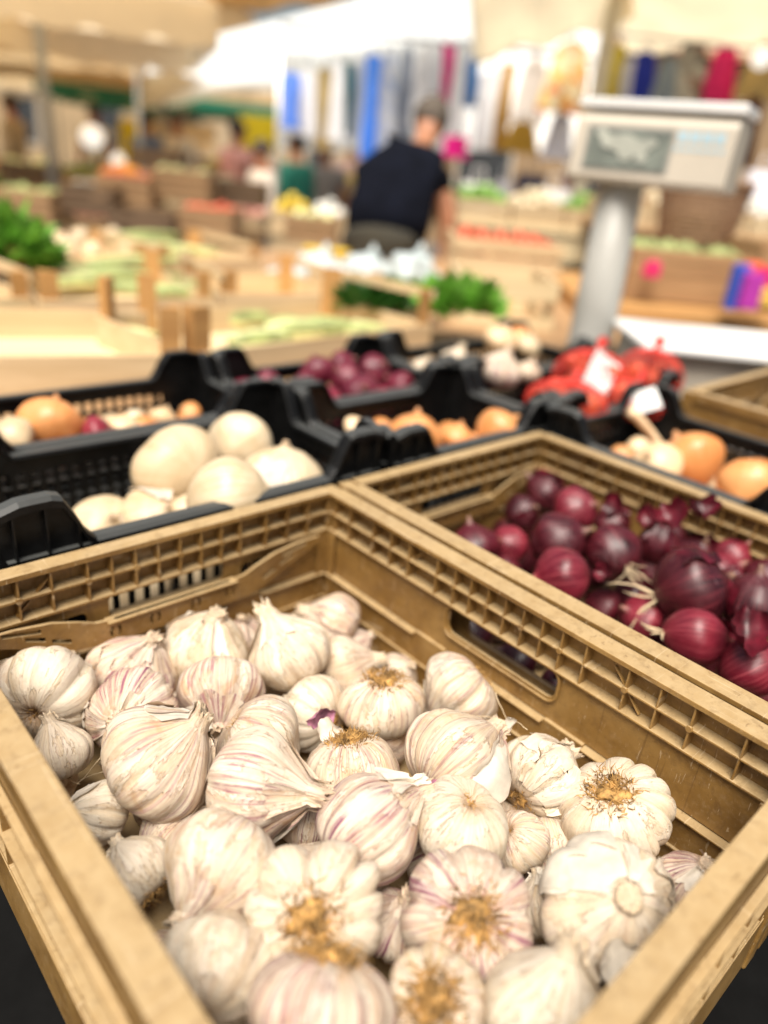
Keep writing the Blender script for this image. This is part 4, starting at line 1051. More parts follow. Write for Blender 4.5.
for i, (x0, x1, y0, y1, d, mt, ct_, lab) in enumerate((
  (95,150,176,206,4.6,'wood_m',('tomato',.035,'heap of reddish roots in the upper brown crate'),'upper brown crate of reddish roots left of the white dress'),
  (150,208,170,200,4.7,'wood_m',('endive',.035,'heap of cream produce in the brown crate'),'brown crate of cream produce in the middle distance'),
  (60,112,186,214,4.4,'wood_d',None,'dark empty crate at the left under the round lamp'),(108,172,212,238,4.1,'wood_d',None,'low dark crate behind the trays at the left'),
  (178,232,208,236,4.2,'wood_m',('tomato',.03,'heap of small red fruit in the brown crate'),'brown crate of small red fruit beside the woman in white'),
  (0,52,190,222,4.3,'wood_m',('leafp',.035,'heap of pale greens in the crate above the parsley'),'brown crate of pale greens above the parsley'),
  (212,262,182,206,5.0,'wood_d',None,'dark crate beside the woman in white'),(284,336,216,244,4.2,'wood_m',('yellowfruit' if 0 else 'endive',.035,'heap of cream fruit beside the stooping man'),'brown crate of cream fruit beside the stooping man'),
  (0,46,162,186,6.0,'wood_d',('endive',.05,'heap of yellowish goods at the left edge'),'dark crate of yellowish goods at the left edge'),(130,180,148,168,6.4,'wood_d',None,'far dark crate under the small yellow sign'))):
    slat_crate(x0, x1, y0, y1, d, .36, lab, mt, 3, .012, group='crates stacked along the aisle', contents=ct_)
# basket
bk = empty('wicker_basket', at(692,243,2.9), HEAD, 'upright brown wicker basket under the scale head', 'basket')
mb = MB(); mb.lathe([(0,0),(.13,0),(.155,.10),(.17,.22),(.16,.22),(.145,.10),(.12,.01),(0,.01)], 32)
for k in range(12): mb.tube([((.133+.037*(k/12))*math.cos(a)*1.01, (.133+.037*(k/12))*math.sin(a)*1.01, .01+k*.0175) for a in [2*PI*i/32 for i in range(33)]], .006, 5, False)
mb.build('body', M['wicker'], bk, True)
mb = MB(); mb.tube([(.17*math.cos(a), .17*math.sin(a), .222) for a in [2*PI*i/32 for i in range(33)]], .011, 6, False); mb.build('rim', M['wicker'], bk, True)

# ------------------------------------------------------------------ people
def skinned(joints, edges, name, mat, parent, sub=2):
    me = bpy.data.meshes.new(name); me.from_pydata([j[0] for j in joints], edges, []); me.update(); me.materials.append(mat)
    ob = bpy.data.objects.new(name, me); col.objects.link(ob)
    md = ob.modifiers.new('s', 'SKIN'); md.use_smooth_shade = True
    for i, j in enumerate(joints):
        sv = me.skin_vertices[0].data[i]; r = j[1]; sv.radius = r if hasattr(r, '__len__') else (r, r); sv.use_root = (i == 0)
    ss = ob.modifiers.new('u', 'SUBSURF'); ss.levels = sub; ss.render_levels = sub
    dg = bpy.context.evaluated_depsgraph_get(); dg.update(); m2 = bpy.data.meshes.new_from_object(ob.evaluated_get(dg)); m2.name = name
    ob.modifiers.clear(); ob.data = m2; m2.polygons.foreach_set('use_smooth', [True]*len(m2.polygons)); m2.materials.clear(); m2.materials.append(mat)
    ob.parent = parent; return ob
def person(loc, rz, label, top, bottom, hair, pose=None, h=1.7, rs=1.0, skirt=False, longsleeve=False, hairr=.098, apron=None):
    """local: faces +y. pose overrides joints"""
    k = h/1.7
    J = {'pel':(0,0,.93),'sp':(0,.01,1.12),'ch':(0,.0,1.30),'nk':(0,.0,1.43),'nk2':(0,.02,1.50),'hd':(0,.03,1.585),'tp':(0,.02,1.66),
         'sl':(-.17,0,1.385),'el':(-.22,.0,1.12),'wl':(-.22,.10,.90),'hl':(-.215,.14,.82),'sr':(.17,0,1.385),'er':(.22,.0,1.12),'wr':(.22,.10,.90),'hr':(.215,.14,.82),
         'tl':(-.09,0,.86),'kl':(-.10,.02,.48),'al':(-.10,-.02,.08),'fl':(-.11,.12,.03),'tr':(.09,0,.86),'kr':(.10,.02,.48),'ar':(.10,-.02,.08),'fr':(.11,.12,.03)}
    if pose: J.update(pose)
    J = {a: Vector(b)*k for a, b in J.items()}
    e = empty('person', loc, rz, label, 'person')
    names = ['pel','sp','ch','nk','nk2','hd','tp','sl','el','wl','hl','sr','er','wr','hr','tl','kl','al','fl','tr','kr','ar','fr']
    rad = dict(pel=(.15,.105),sp=(.13,.095),ch=(.155,.105),nk=(.065,.06),nk2=(.055,.055),hd=(.078,.092),tp=(.055,.065),sl=.058,el=.042,wl=.030,hl=.036,sr=.058,er=.042,wr=.030,hr=.036,tl=.085,kl=.058,al=.042,fl=.04,tr=.085,kr=.058,ar=.042,fr=.04)
    if rs != 1.0:
        for q_ in ('pel','sp','ch'): rad[q_] = (rad[q_][0]*rs, rad[q_][1]*rs)
        for q_ in ('el','er','wl','wr','hl','hr'): rad[q_] *= 1.35
        for q_ in ('sl','sr','tl','tr','hd','tp'): rad[q_] = (rad[q_]*1.25 if not hasattr(rad[q_], '__len__') else (rad[q_][0]*1.1, rad[q_][1]*1.1))
    E_ = [('pel','sp'),('sp','ch'),('ch','nk'),('nk','nk2'),('nk2','hd'),('hd','tp'),('ch','sl'),('sl','el'),('el','wl'),('wl','hl'),('ch','sr'),('sr','er'),('er','wr'),('wr','hr'),('pel','tl'),('tl','kl'),('kl','al'),('al','fl'),('pel','tr'),('tr','kr'),('kr','ar'),('ar','fr')]
    ix = {n_: i for i, n_ in enumerate(names)}
    def R(n_, f=1.0):
        r = rad[n_]; return (r[0]*k*f, r[1]*k*f) if hasattr(r, '__len__') else r*k*f
    body = skinned([(tuple(J[n_]), R(n_, .78 if n_ in ('pel','sp','ch','tl','tr','sl','sr') else 1.0)) for n_ in names], [(ix[a], ix[b]) for a, b in E_], 'body', M['skin'], e)
    def shell(ns, es, f, nm, mat):
        ii = {n_: i for i, n_ in enumerate(ns)}
        jj = []
        for n_ in ns:
            if n_ in J: jj.append((tuple(J[n_]), R(n_, f)))
            else:
                a, b, t_ = n_.split(':'); t_ = float(t_); ra = rad[a]; rb = rad[b]
                ra = ra[0] if hasattr(ra, '__len__') else ra; rb = rb[0] if hasattr(rb, '__len__') else rb
                jj.append((tuple(J[a].lerp(J[b], t_)), (ra*(1-t_)+rb*t_)*k*f*1.05))
        return skinned(jj, [(ii[a], ii[b]) for a, b in es], nm, mat, e)
    if longsleeve: A = ['pel','sp','ch','ch:nk:.7','sl','el','wl','sr','er','wr']; Es = [('pel','sp'),('sp','ch'),('ch','ch:nk:.7'),('ch','sl'),('sl','el'),('el','wl'),('ch','sr'),('sr','er'),('er','wr')]
    else: A = ['pel','sp','ch','ch:nk:.7','sl','sl:el:.55','sr','sr:er:.55']; Es = [('pel','sp'),('sp','ch'),('ch','ch:nk:.7'),('ch','sl'),('sl','sl:el:.55'),('ch','sr'),('sr','sr:er:.55')]
    shell(A, Es, 1.2, 'shirt', top)
    if skirt:
        mb = MB(); p = J['pel']; mb.lathe([(.15*k,.18*k),(.19*k,0),(.25*k,-.35*k),(.29*k,-.62*k)], 24, Matrix.Translation(p)); mb.build('skirt', bottom, e, True)
    else:
        shell(['pel','pel:sp:.2','tl','kl','al','tr','kr','ar'], [('pel','pel:sp:.2'),('pel','tl'),('tl','kl'),('kl','al'),('pel','tr'),('tr','kr'),('kr','ar')], 1.02, 'trousers', bottom)
    mb = MB(); hc = J['hd']+(J['tp']-J['hd'])*.55; mb.blob((0,0,0), (hairr*k*.86, hairr*k, hairr*k*.92), 3, None, .12)
    up = (J['tp']-J['nk2']).normalized(); back = Vector((0,-1,0)); m_ = Matrix.Translation(hc+back*.012*k)
    mb2 = MB(); mb2.add([v for v in mb.v], mb.f, m_); mb2.build('hair', hair, e, True)
    # face on the front of the head
    fd = Vector((0,1,0)); hp = J['hd']
    for s in (-1, 1):
        mb = MB(); mb.blob(hp+fd*.082*k+Vector((s*.030*k, 0, .012*k)), .011*k, 2); mb.build('eye', M['glass_d'], e, True)
    mb = MB(); mb.blob(hp+fd*.098*k+Vector((0,0,-.015*k)), (.013*k,.018*k,.022*k), 2); mb.build('nose', M['skin'], e, True)
    for s in (-1, 1):
        mb = MB(); mb.blob(hp+Vector((s*.080*k,-.005,0)), (.010*k,.020*k,.028*k), 2); mb.build('ear', M['skin'], e, True)
    return e
# the stooping man: local frame = HEAD, x right, y away; camera seen from behind
mp = at(382, 240, 3.6); mloc = Vector((mp.x, mp.y, 0))
def L(px, py, d):
    q = Matrix.Rotation(-HEAD, 4, 'Z') @ (at(px, py, d) - mloc); return tuple(q)
person(mloc, HEAD, 'stooping man in a navy t-shirt and olive trousers seen from behind', M['navy'], M['olive'], M['hair_g'], pose={
    'pel': L(382,247,3.6), 'sp': L(390,208,3.66), 'ch': L(406,175,3.74), 'nk': L(420,152,3.82), 'nk2': L(426,138,3.88), 'hd': L(431,124,3.93), 'tp': L(433,112,3.96),
    'sl': L(368,178,3.78), 'el': L(362,215,3.95), 'wl': L(372,250,4.12), 'hl': L(378,262,4.16),
    'sr': L(438,176,3.72), 'er': L(448,218,3.76), 'wr': L(446,252,3.82), 'hr': L(445,270,3.85),
    'tl': L(366,262,3.6), 'tr': L(396,262,3.6), 'kl': (-.10,.02,.50), 'al': (-.12,-.02,.08), 'fl': (-.13,.12,.03), 'kr': (.12,.04,.50), 'ar': (.13,0,.08), 'fr': (.14,.14,.03)}, hairr=.116, rs=1.45)
def stander(px, d, off, label, top, bottom, hair, **kw):
    q = at(px, 200, d); return person((q.x, q.y, 0), HEAD+off, label, top, bottom, hair, **kw)
stander(262, 6.2, 2.2, 'woman in a long white dress shopping in the aisle', flat('cotton_white', (.78,.70,.60)), flat('cotton_white', (.78,.70,.60)), M['hair_d'], skirt=True, h=1.42, longsleeve=True)
stander(296, 6.6, 1.0, 'person in a teal green top in the middle distance', flat('teal', (.01,.16,.11)), flat('dkgreen', (.01,.05,.035)), M['hair_d'], h=1.52, longsleeve=True)
stander(236, 7.6, -.6, 'person in a pink shirt next to the woman in white', flat('pinkshirt', (.72,.36,.33)), flat('dkbrown', (.08,.05,.04)), M['hair_d'], h=1.6)
stander(325, 7.4, 3.0, 'person in a grey top behind the stooping man', flat('greyshirt', (.30,.28,.28)), M['olive'], M['hair_d'], h=1.5)
stander(180, 8.8, 2.6, 'person in a cream shirt far back under the canopies', flat('creamshirt', (.66,.58,.44)), flat('dkbrown', (.08,.05,.04)), M['hair_g'], h=1.66, longsleeve=True)
stander(150, 9.6, .5, 'person in a blue shirt among the distant stalls', flat('blueshirt', (.10,.20,.38)), flat('dkblue', (.03,.04,.08)), M['hair_d'], h=1.65)
stander(100, 10.5, 3.1, 'person in a white shirt at the far left stalls', flat('whiteshirt', (.8,.78,.74)), flat('dkblue', (.03,.04,.08)), M['hair_d'], h=1.7)
stander(22, 9.2, 1.6, 'person in a beige jacket at the left edge', flat('beigej', (.52,.42,.28)), flat('dkbrown', (.08,.05,.04)), M['hair_d'], h=1.68, longsleeve=True)
stander(350, 8.6, 2.8, 'person in a pale pink dress behind the clothes', flat('palepink', (.76,.52,.46)), flat('palepink', (.76,.52,.46)), M['hair_d'], skirt=True, h=1.6)
stander(520, 6.2, 2.9, 'person in dark clothes behind the white bags', flat('dkred', (.07,.02,.02)), flat('dkblue', (.03,.04,.08)), M['hair_d'], h=1.36, longsleeve=True)

# ------------------------------------------------------------------ clothes stall
def garment(px0, px1, py0, py1, d, c, label, kind='dress', c2=None, seed=0):
    a = at((px0+px1)/2, py0, d); b = at((px0+px1)/2, py1, d); W = (px1-px0)*d/735*1.28; H = a.z-b.z
    e = empty('hanging_garment', a, HEAD+random.uniform(-.15,.15), label, 'garment', 'clothes hanging on the rails')
    rng = random.Random(seed+int(px0)); nx, nz = 18, 16; mb = MB(); ph = rng.random()*6; fr = rng.uniform(2.0,3.5)
    def wd(v):
        if kind == 'shirt': return W/2*(1.0 if v < .38 else .68) if v > .05 else W/2*.45
        if kind == 'strip': return W/2*(.9+.1*math.sin(v*7+ph))
        return W/2*(.55+.45*v) if v > .06 else W/2*.35
    for side in (1, -1):
        base = len(mb.v)
        for j in range(nz+1):
            v = j/nz; w_ = wd(v)
            for i in range(nx+1):
                u = i/nx*2-1
                y = side*(.022+.02*v)*math.sqrt(max(0,1-u*u)) + .018*math.sin(u*fr*PI+ph+v)*v
                mb.v.append(Vector((u*w_, y, -v*H - .02*abs(u)*(1-v))))
        for j in range(nz):
            for i in range(nx):
                q = base+j*(nx+1)+i; f = (q, q+1, q+nx+2, q+nx+1); mb.f.append(f if side > 0 else f[::-1])
    mb.build('cloth', flat('cloth_%s' % label[:14].replace(' ', '_')+str(seed), c, trans=.15, scale=6, var=.10) if not c2 else c2, e, True)
    mb = MB(); mb.tube([(-W*.2,0,.0),(0,0,.035),(W*.2,0,.0)], .006, 6); mb.tube([(0,0,.035),(0,0,.07),(.015,0,.085),(.01,0,.10)], .003, 5); mb.build('hanger', M['darkmetal'], e, True)
    return e
def printed(name, cols, sc=14):
    m, nt, b = newmat(name); tc = N(nt, 'ShaderNodeTexCoord'); v = N(nt, 'ShaderNodeTexVoronoi'); v.inputs['Scale'].default_value = sc
    nt.links.new(tc.outputs['Object'], v.inputs['Vector']); sp = N(nt, 'ShaderNodeSeparateXYZ'); nt.links.new(v.outputs['Color'], sp.inputs[0])
    c = ramp(nt, sp.outputs[0], [((i+.5)/len(cols), cc) for i, cc in enumerate(cols)]); nt.links.new(c, b.inputs['Base Color']); b.inputs['Roughness'].default_value = .8; return m
D = 5.4
print1 = printed('orange_print', [(.75,.35,.04),(.80,.62,.20),(.70,.22,.08),(.82,.70,.45)])
print2 = printed('skin_black_print', [(.02,.02,.02),(.62,.38,.28),(.03,.02,.02),(.5,.48,.42)], 7)
print3 = printed('blue_white_stripe', [(.72,.76,.86),(.45,.55,.78),(.82,.84,.88)], 10)
GM = [(284,300,72,128,(.15,.32,.92),'narrow cornflower blue garment at the left end of the rail','strip',None),(298,318,70,136,(.90,.90,.93),'lavender white garment beside the cornflower one','dress',None),
(318,334,68,150,(.60,.45,.20),'ochre and green garment left of the white one','strip',None),(332,347,62,140,(.90,.90,.93),'plain white garment left of the teal one','dress',None),
(344,355,62,134,(.00,.12,.14),'narrow dark teal garment','strip',None),(354,370,60,140,(.74,.78,.88),'pale blue garment right of the teal one','dress',None),
(368,381,54,160,(.08,.28,.90),'long bright blue garment','strip',None),(380,400,50,150,None,'blue and white striped garment','dress',print3),
(399,418,46,140,(.42,.46,.54),'slate grey garment above the head of the stooping man','dress',None),(418,434,44,126,(.90,.90,.93),'white lilac garment above the grey hair','dress',None),
(432,446,42,120,(.90,.90,.93),'white garment left of the hot pink strip','dress',None),(444,456,42,108,(.85,.03,.27),'hot pink narrow garment','strip',None),(456,470,44,130,(.90,.90,.93),'white garment with folds right of the hot pink strip','dress',None),
(468,480,56,106,(.03,.16,.42),'short navy blue garment','strip',None),(480,506,70,150,(.90,.90,.93),'wide white shirt near the mustard dress','shirt',None),
(504,516,62,150,(.55,.30,.05),'narrow mustard brown scarf','strip',None),(508,540,120,153,(.52,.30,.03),'lower mustard brown garment','dress',None),
(522,552,56,124,(.78,.72,.66),'off white lace garment','dress',None),(552,596,40,112,None,'orange and yellow printed dress','dress',print1),
(446,468,135,158,(.86,.0,.28),'small hot pink bag like garment at the end of the rail','strip',None),(550,576,112,160,(.76,.76,.84),'white lilac skirt under the printed dress','dress',None),
(614,626,44,112,(.60,.48,.02),'mustard yellow garment beside the tent post','strip',None),(624,636,58,112,(.70,.72,.85),'white patterned sleeve beside the royal blue dress','strip',None),(632,662,50,116,(.01,.03,.40),'royal blue dress above the scale head','dress',None),
(660,682,56,112,(.26,.32,.38),'grey blue garment above the scale head','dress',None),(682,714,34,112,None,'black and nude printed dress','dress',print2),(714,744,44,112,(.82,.02,.20),'hot pink dress above the right of the scale head','dress',None),
(744,768,96,168,(.10,.02,.01),'dark red garment at the right edge','dress',None),(752,800,40,98,(.62,.44,.16),'golden beige garment at the right edge','dress',None)]
for i, (x0, x1, y0, y1, c, lab, kd, mm) in enumerate(GM): garment(x0, x1, y0, y1, D+(i % 3)*.12, c, lab, kd, mm, i)
def rail(px0, py0, px1, py1, d, label, zr=None):
    a = at(px0, py0, d); b = at(px1, py1, d); a.z = b.z = (a.z+b.z)/2
    e = empty('clothes_rail', (a.x, a.y, 0), 0, label, 'clothes rail'); b2 = b-Vector((a.x, a.y, 0)); 
    mb = MB(); mb.tube([(0,0,a.z), b2], .014, 8); mb.build('bar', M['steel'], e, True)
    for q in (Vector((0,0,0)), Vector((b2.x, b2.y, 0))):
        mb = MB(); mb.tube([q, q+Vector((0,0,a.z))], .016, 8); mb.build('upright', M['steel'], e, True)
rail(280,58,600,26,5.5,'long steel clothes rail carrying the white and blue garments'); rail(612,40,850,52,5.5,'right steel clothes rail carrying the royal blue dress')
sheet_back = [at(276,52,6.5), at(600,30,6.5), at(600,150,6.5), at(276,150,6.5)]
mb = MB(); A_, B_, C2_, D_ = sheet_back; V = []; Fc = []
for jj in range(13):
    for ii in range(41):
        u, v = ii/40, jj/12; p = A_.lerp(B_, u).lerp(D_.lerp(C2_, u), v)-A_; V.append(p+Vector((.7,.71,0))*(.04*math.sin(u*55)+.02*math.sin(u*23+v*2)))
n_ = len(V); V += [q+Vector((.006,.006,0)) for q in V]
for jj in range(12):
    for ii in range(40):
        a = jj*41+ii; Fc.append((a, a+1, a+42, a+41)); Fc.append((n_+a, n_+a+41, n_+a+42, n_+a+1))
mb.add(V, Fc); o = mb.build('tent_curtain', M['white'], None, True); o.location = A_; tag(o, 'white tent back curtain hanging behind the blue and white garments', 'curtain')
# low goods under the clothes
for i, (px, py, d, w, h, c, lab) in enumerate(((550,214,5.2,34,46,(.80,.79,.80),'white shopping bag standing under the clothes'),(474,212,5.0,32,54,(.82,.78,.78),'white bag with a pale pink edge under the clothes'),(500,208,5.4,18,50,(.35,.34,.36),'grey bag under the clothes'),(528,200,5.6,30,48,(.05,.04,.06),'black bag under the mustard dress'),(570,205,5.5,24,60,(.22,.10,.09),'dark red brown bag left of the scale column'),(760,190,4.6,34,34,(.78,.78,.85),'white cloth bundle at the right edge'),(762,216,4.4,26,26,(.72,.72,.55),'pale yellow bundle at the right edge'))):
    mb = MB(); s = w*d/735/2; hh = h*d/735/2
    mb.add([(-s,-.08,-hh),(s,-.08,-hh),(s,.08,-hh),(-s,.08,-hh),(-s*.9,-.05,hh),(s*.9,-.05,hh),(s*.9,.05,hh),(-s*.9,.05,hh)],[(0,3,2,1),(4,5,6,7),(0,1,5,4),(1,2,6,5),(2,3,7,6),(3,0,4,7)])
    mb.tube([(-s*.4,0,hh),(-s*.3,0,hh+.09),(s*.3,0,hh+.09),(s*.4,0,hh)], .006, 5)
    o = mb.build('shopping_bag', flat('bag%d'%i, c), None, False, .01); o.location = at(px,py,d); o.rotation_euler = (0,0,HEAD); tag(o, lab, 'bag', 'bags under the clothes')

# ------------------------------------------------------------------ market stalls in the distance
def pxz(py, d, px=384): return at(px, py, d).z
PRODUCE = {'orange':(.70,.28,.04),'green':(.16,.32,.05),'red':(.50,.05,.03),'cream':(.72,.60,.40),'brown':(.28,.15,.08),'yellow':(.72,.52,.05),'white':(.80,.76,.68),'pink':(.66,.32,.26),'darkgreen':(.04,.10,.02),'purple':(.14,.03,.08)}
def stall(px0, px1, py, d, ln, label, items, mat='wood_m', lower=None):
    p0 = at(px0, py, d); p1 = at(px1, py, d); z = (p0.z+p1.z)/2; W = (Vector((p1.x,p1.y))-Vector((p0.x,p0.y))).length; a = math.atan2(p1.y-p0.y, p1.x-p0.x)
    e = empty('market_stall', (p0.x, p0.y, 0), a, label, 'market stall', 'produce stalls across the aisle')
    mb = MB(); mb.box((0,0,z-.04),(W,ln,z)); mb.build('table_top', M[mat], e, False, .004)
    mb = MB(); mb.box((.01,.02,z-.20),(W-.01,.03,z-.042)); mb.build('front_board', M[mat], e)
    for x in (.04, W-.04):
        for y in (.05, ln-.05):
            mb = MB(); mb.box((x-.025,y-.025,0),(x+.025,y+.025,z-.041)); mb.build('leg', M['wood_d'], e)
    n = len(items); cw = W/n; Rm = Matrix.Translation(e.location) @ Matrix.Rotation(a, 4, 'Z')
    for i, it in enumerate(items):
        if it is None: continue
        o = empty('produce_crate', Rm @ Vector((i*cw+.01, .02, z+.001)), a, '%s crate of %s, %s on %s' % (['slatted','shallow','wooden','open'][i % 4], it, ['first','second','third','fourth','fifth','sixth'][i], label), 'crate', 'crates on the distant stalls')
        w_ = cw-.02; l_ = ln*.8; hh = .12; mb = MB()
        for (q0, q1) in (((0,0),(w_,.012)),((0,l_-.012),(w_,l_)),((0,.0125),(.012,l_-.0125)),((w_-.012,.0125),(w_,l_-.0125))):
            for k in range(2): mb.box((q0[0],q0[1],k*.062),(q1[0],q1[1],k*.062+.052))
        mb.box((.013,.013,.004),(w_-.013,l_-.013,.012)); mb.build('slats', M['wood'], o)
        rng = random.Random(i*31+int(px0)); mb = MB(); r = .04; nx = int((w_-.04)/(2*r))+1; ny = int((l_-.04)/(2*r))+1
        for ii in range(nx):
            for jj in range(ny):
                u, v = (ii+.5)/nx, (jj+.5)/ny
                mb.blob((.02+(w_-.04)*u, .02+(l_-.04)*v, .10+.07*math.sin(PI*u)*math.sin(PI*v)+rng.uniform(-.01,.02)), r*rng.uniform(.85,1.1), 1)
        mb.build('produce', flat('produce_'+it, PRODUCE[it], var=.35, scale=10), o, True)['kind'] = 'stuff'
    return e
stall(-60, 150, 232, 5.2, .8, 'front left stall beyond the wooden trays', ['brown','cream','darkgreen','pink','cream'], 'wood_m')
stall(140, 262, 228, 5.6, .8, 'stall before the woman in white', ['cream','brown','pink'], 'wood_m')
stall(-70, 90, 200, 6.8, .9, 'second left produce stall', ['yellow','green','cream','white'], 'wood_m')
stall(95, 240, 192, 7.2, .9, 'second row stall of orange goods', ['orange','brown','red','cream'], 'wood')
stall(-60, 130, 178, 9.5, 1.0, 'far stall at the left', ['yellow','orange','white','green','cream'], 'wood')
stall(130, 270, 172, 10.0, 1.0, 'far stall in the middle distance', ['cream','brown','yellow','pink'], 'wood_m')
stall(268, 345, 232, 5.0, .6, 'small stall by the stooping man', ['yellow','white'], 'wood')
stall(455, 620, 226, 4.6, .6, 'low stall under the clothes', ['green','cream','green'], 'ply')
stall(600, 800, 232, 4.2, .6, 'stall behind the wicker basket', ['brown','cream','red','white'], 'wood_m')
stall(300, 460, 196, 7.8, .7, 'stall behind the blue garments', ['cream','yellow','pink','green'], 'wood_m')
# hanging price boards, yellow signs, white lamps
def sign(px0, px1, py0, py1, d, c, label, top_z=2.6):
    a = at((px0+px1)/2, (py0+py1)/2, d); W = (px1-px0)*d/735; H = (py1-py0)*d/735
    e = empty('hanging_sign', a, HEAD, label, 'sign'); mb = MB(); mb.box((-W/2,-.006,-H/2),(W/2,.006,H/2)); mb.build('panel', flat('sign_'+label[:8].replace(' ','_'), c), e, False, .003)
    for s in (-1,1):
        mb = MB(); mb.tube([(s*W*.4,0,H/2),(s*W*.4,0,max(H/2+.05, top_z-a.z))], .004, 5); mb.build('cord', M['darkmetal'], e)
sign(240,290,118,148,8.2,(.80,.62,.01),'bright yellow sign hanging under the green edged canopy', 2.2)
sign(120,142,122,160,9.2,(.78,.60,.02),'smaller yellow sign further left', 2.1)
sign(150,216,124,150,11,(.78,.60,.36),'beige board hanging behind the yellow signs', 2.3)
def lampglobe(px, py, d, r, label, ztop=2.7, e_=.5):
    a = at(px, py, d); e = empty('hanging_lamp', a, 0, label, 'lamp', 'hanging lamps'); mb = MB(); mb.blob((0,0,0), r*d/735, 3); mb.build('globe', flat('lamp_glass', (.95,.92,.84), emit=e_, var=.02), e, True)
    mb = MB(); mb.tube([(0,0,r*d/735*.9),(0,0,max(.1, ztop-a.z))], .004, 5); mb.build('cord', M['darkmetal'], e)
lampglobe(92,137,8,11,'big round white lamp among the distant canopies',2.2); lampglobe(118,161,8.6,7,'smaller round white lamp below the big one',2.0)
lampglobe(722,22,5.6,9,'warm lamp under the right canopy',2.9); lampglobe(762,58,5.2,10,'warm lamp at the right edge',2.9)

# ------------------------------------------------------------------ canopies
def umbrella(px, d, ze, zt_, r, mat, label, rot=0.0, trim=None, polemat='greypost', n=4, val=.22):
    q = at(px, 150, d); e = empty('market_umbrella', (q.x, q.y, 0), HEAD+rot, label, 'umbrella', 'market umbrellas')
    mb = MB(); K = 8*n//4*1; cor = [(r*math.cos(2*PI*(i+.5)/n)*(1/math.cos(PI/n)), r*math.sin(2*PI*(i+.5)/n)*(1/math.cos(PI/n))) for i in range(n)]
    G_ = 10; V = []; Fc = []
    for i in range(n):
        a = Vector((*cor[i], 0)); b = Vector((*cor[(i+1) % n], 0)); base = len(V)
        for j in range(G_+1):
            t = j/G_
            for k in range(G_+1):
                s = k/G_; p = (a.lerp(b, s))*t; z = zt_+(ze-zt_)*t - .10*math.sin(PI*t)*math.sin(PI*s) + .05*t*math.sin(PI*s)*0
                V.append((p.x, p.y, z))
        for j in range(G_):
            for k in range(G_):
                m_ = base+j*(G_+1)+k; Fc.append((m_, m_+1, m_+G_+2, m_+G_+1))
    mb.add(V, Fc); mb.build('canopy', M[mat], e, True)
    mb = MB(); V = []; Fc = []
    for i in range(n):
        a = Vector((*cor[i], ze)); b = Vector((*cor[(i+1) % n], ze)); base = len(V); S = 24
        for k in range(S+1):
            p = a.lerp(b, k/S); V += [p+Vector((0,0,-.001)), p+Vector((0,0,-val*(.8+.2*abs(math.sin(k*PI/4)))))*1.0]
        for k in range(S): Fc.append((base+2*k, base+2*k+2, base+2*k+3, base+2*k+1))
    mb.add(V, Fc); mb.build('valance', M[trim or mat], e, True)
    mb = MB(); mb.tube([(0,0,0),(0,0,zt_+.05)], .032, 12); mb.build('pole', M[polemat], e, True)
    for c in cor:
        mb = MB(); mb.tube([(0,0,zt_-.03),(c[0]*.98, c[1]*.98, ze-.01)], .012, 6); mb.build('rib', M['wood'], e)
    return e
umbrella(50, 5.0, 2.05, 2.75, 1.02, 'canvas', 'big beige umbrella whose pole stands at the left', .35)
umbrella(-90, 6.4, 2.25, 2.9, 1.3, 'canvas', 'beige umbrella cut by the left edge of the picture', .1)
umbrella(-30, 8.6, 2.15, 2.9, 2.2, 'canvas_d', 'tan umbrella behind the big beige one', .5)
umbrella(165, 9.2, 2.62, 3.2, 1.1, 'canvas', 'beige umbrella in the middle distance on the left', .2)
umbrella(185, 12.5, 1.95, 2.75, 2.0, 'canvas_d', 'tan umbrella with a dark green edge', .3, trim='green_trim', val=.16)
umbrella(60, 16, 2.2, 3.2, 2.6, 'canvas', 'farthest beige umbrella at the left', 0)
umbrella(300, 15, 2.2, 3.3, 2.4, 'canvas_d', 'far tan umbrella behind the clothes', .4)
umbrella(232, 17, 2.4, 3.5, 2.4, 'canvas', 'far beige umbrella right of the green edged one', .1)
def sheet(corners, mat, label, sag=.1, name='canopy_sheet', n=16):
    A, B, C_, D_ = [Vector(c) for c in corners]; mb = MB(); V = []; Fc = []; o = A.copy()
    nn = (B-A).cross(D_-A).normalized()
    if nn.z < 0: nn = -nn
    for side in (0, 1):
        for j in range(n+1):
            for i in range(n+1):
                u, v = i/n, j/n; p = A.lerp(B, u).lerp(D_.lerp(C_, u), v)
                p = p - Vector((0,0,sag))*math.sin(PI*u)*math.sin(PI*v) + Vector((0,0,.03*math.sin(u*17)*math.sin(v*5))) + nn*(.008*side); V.append(p-o)
    m_ = (n+1)*(n+1)
    for j in range(n):
        for i in range(n):
            a = j*(n+1)+i; Fc.append((a, a+1, a+n+2, a+n+1)); Fc.append((m_+a, m_+a+n+1, m_+a+n+2, m_+a+1))
    for i in range(n):
        Fc.append((i, m_+i, m_+i+1, i+1)); b = n*(n+1)+i; Fc.append((b, b+1, m_+b+1, m_+b)); c = i*(n+1); Fc.append((c, c+n+1, m_+c+n+1, m_+c)); c = i*(n+1)+n; Fc.append((c, m_+c, m_+c+n+1, c+n+1))
    mb.add(V, Fc); ob = mb.build(name, M[mat], None, True); ob.location = o; tag(ob, label, 'canopy'); return ob
sheet([at(150,52,6.2), at(480,-30,4.6), at(480,60,8.5), at(140,108,9.5)], 'canvas_w', 'big white awning sheet above the blue and white clothes', .08)
sheet([at(160,-60,7.0), at(350,-90,7.0), at(350,2,8.0), at(190,16,8.0)], 'canvas_d', 'tan canopy piece filling the gap at the top left of the white awning', .05)
sheet([at(466,-60,4.2), at(640,-80,4.2), at(632,22,5.2), at(474,62,5.2)], 'canvas_l', 'beige canopy sheet draped above the mustard dress', .05)
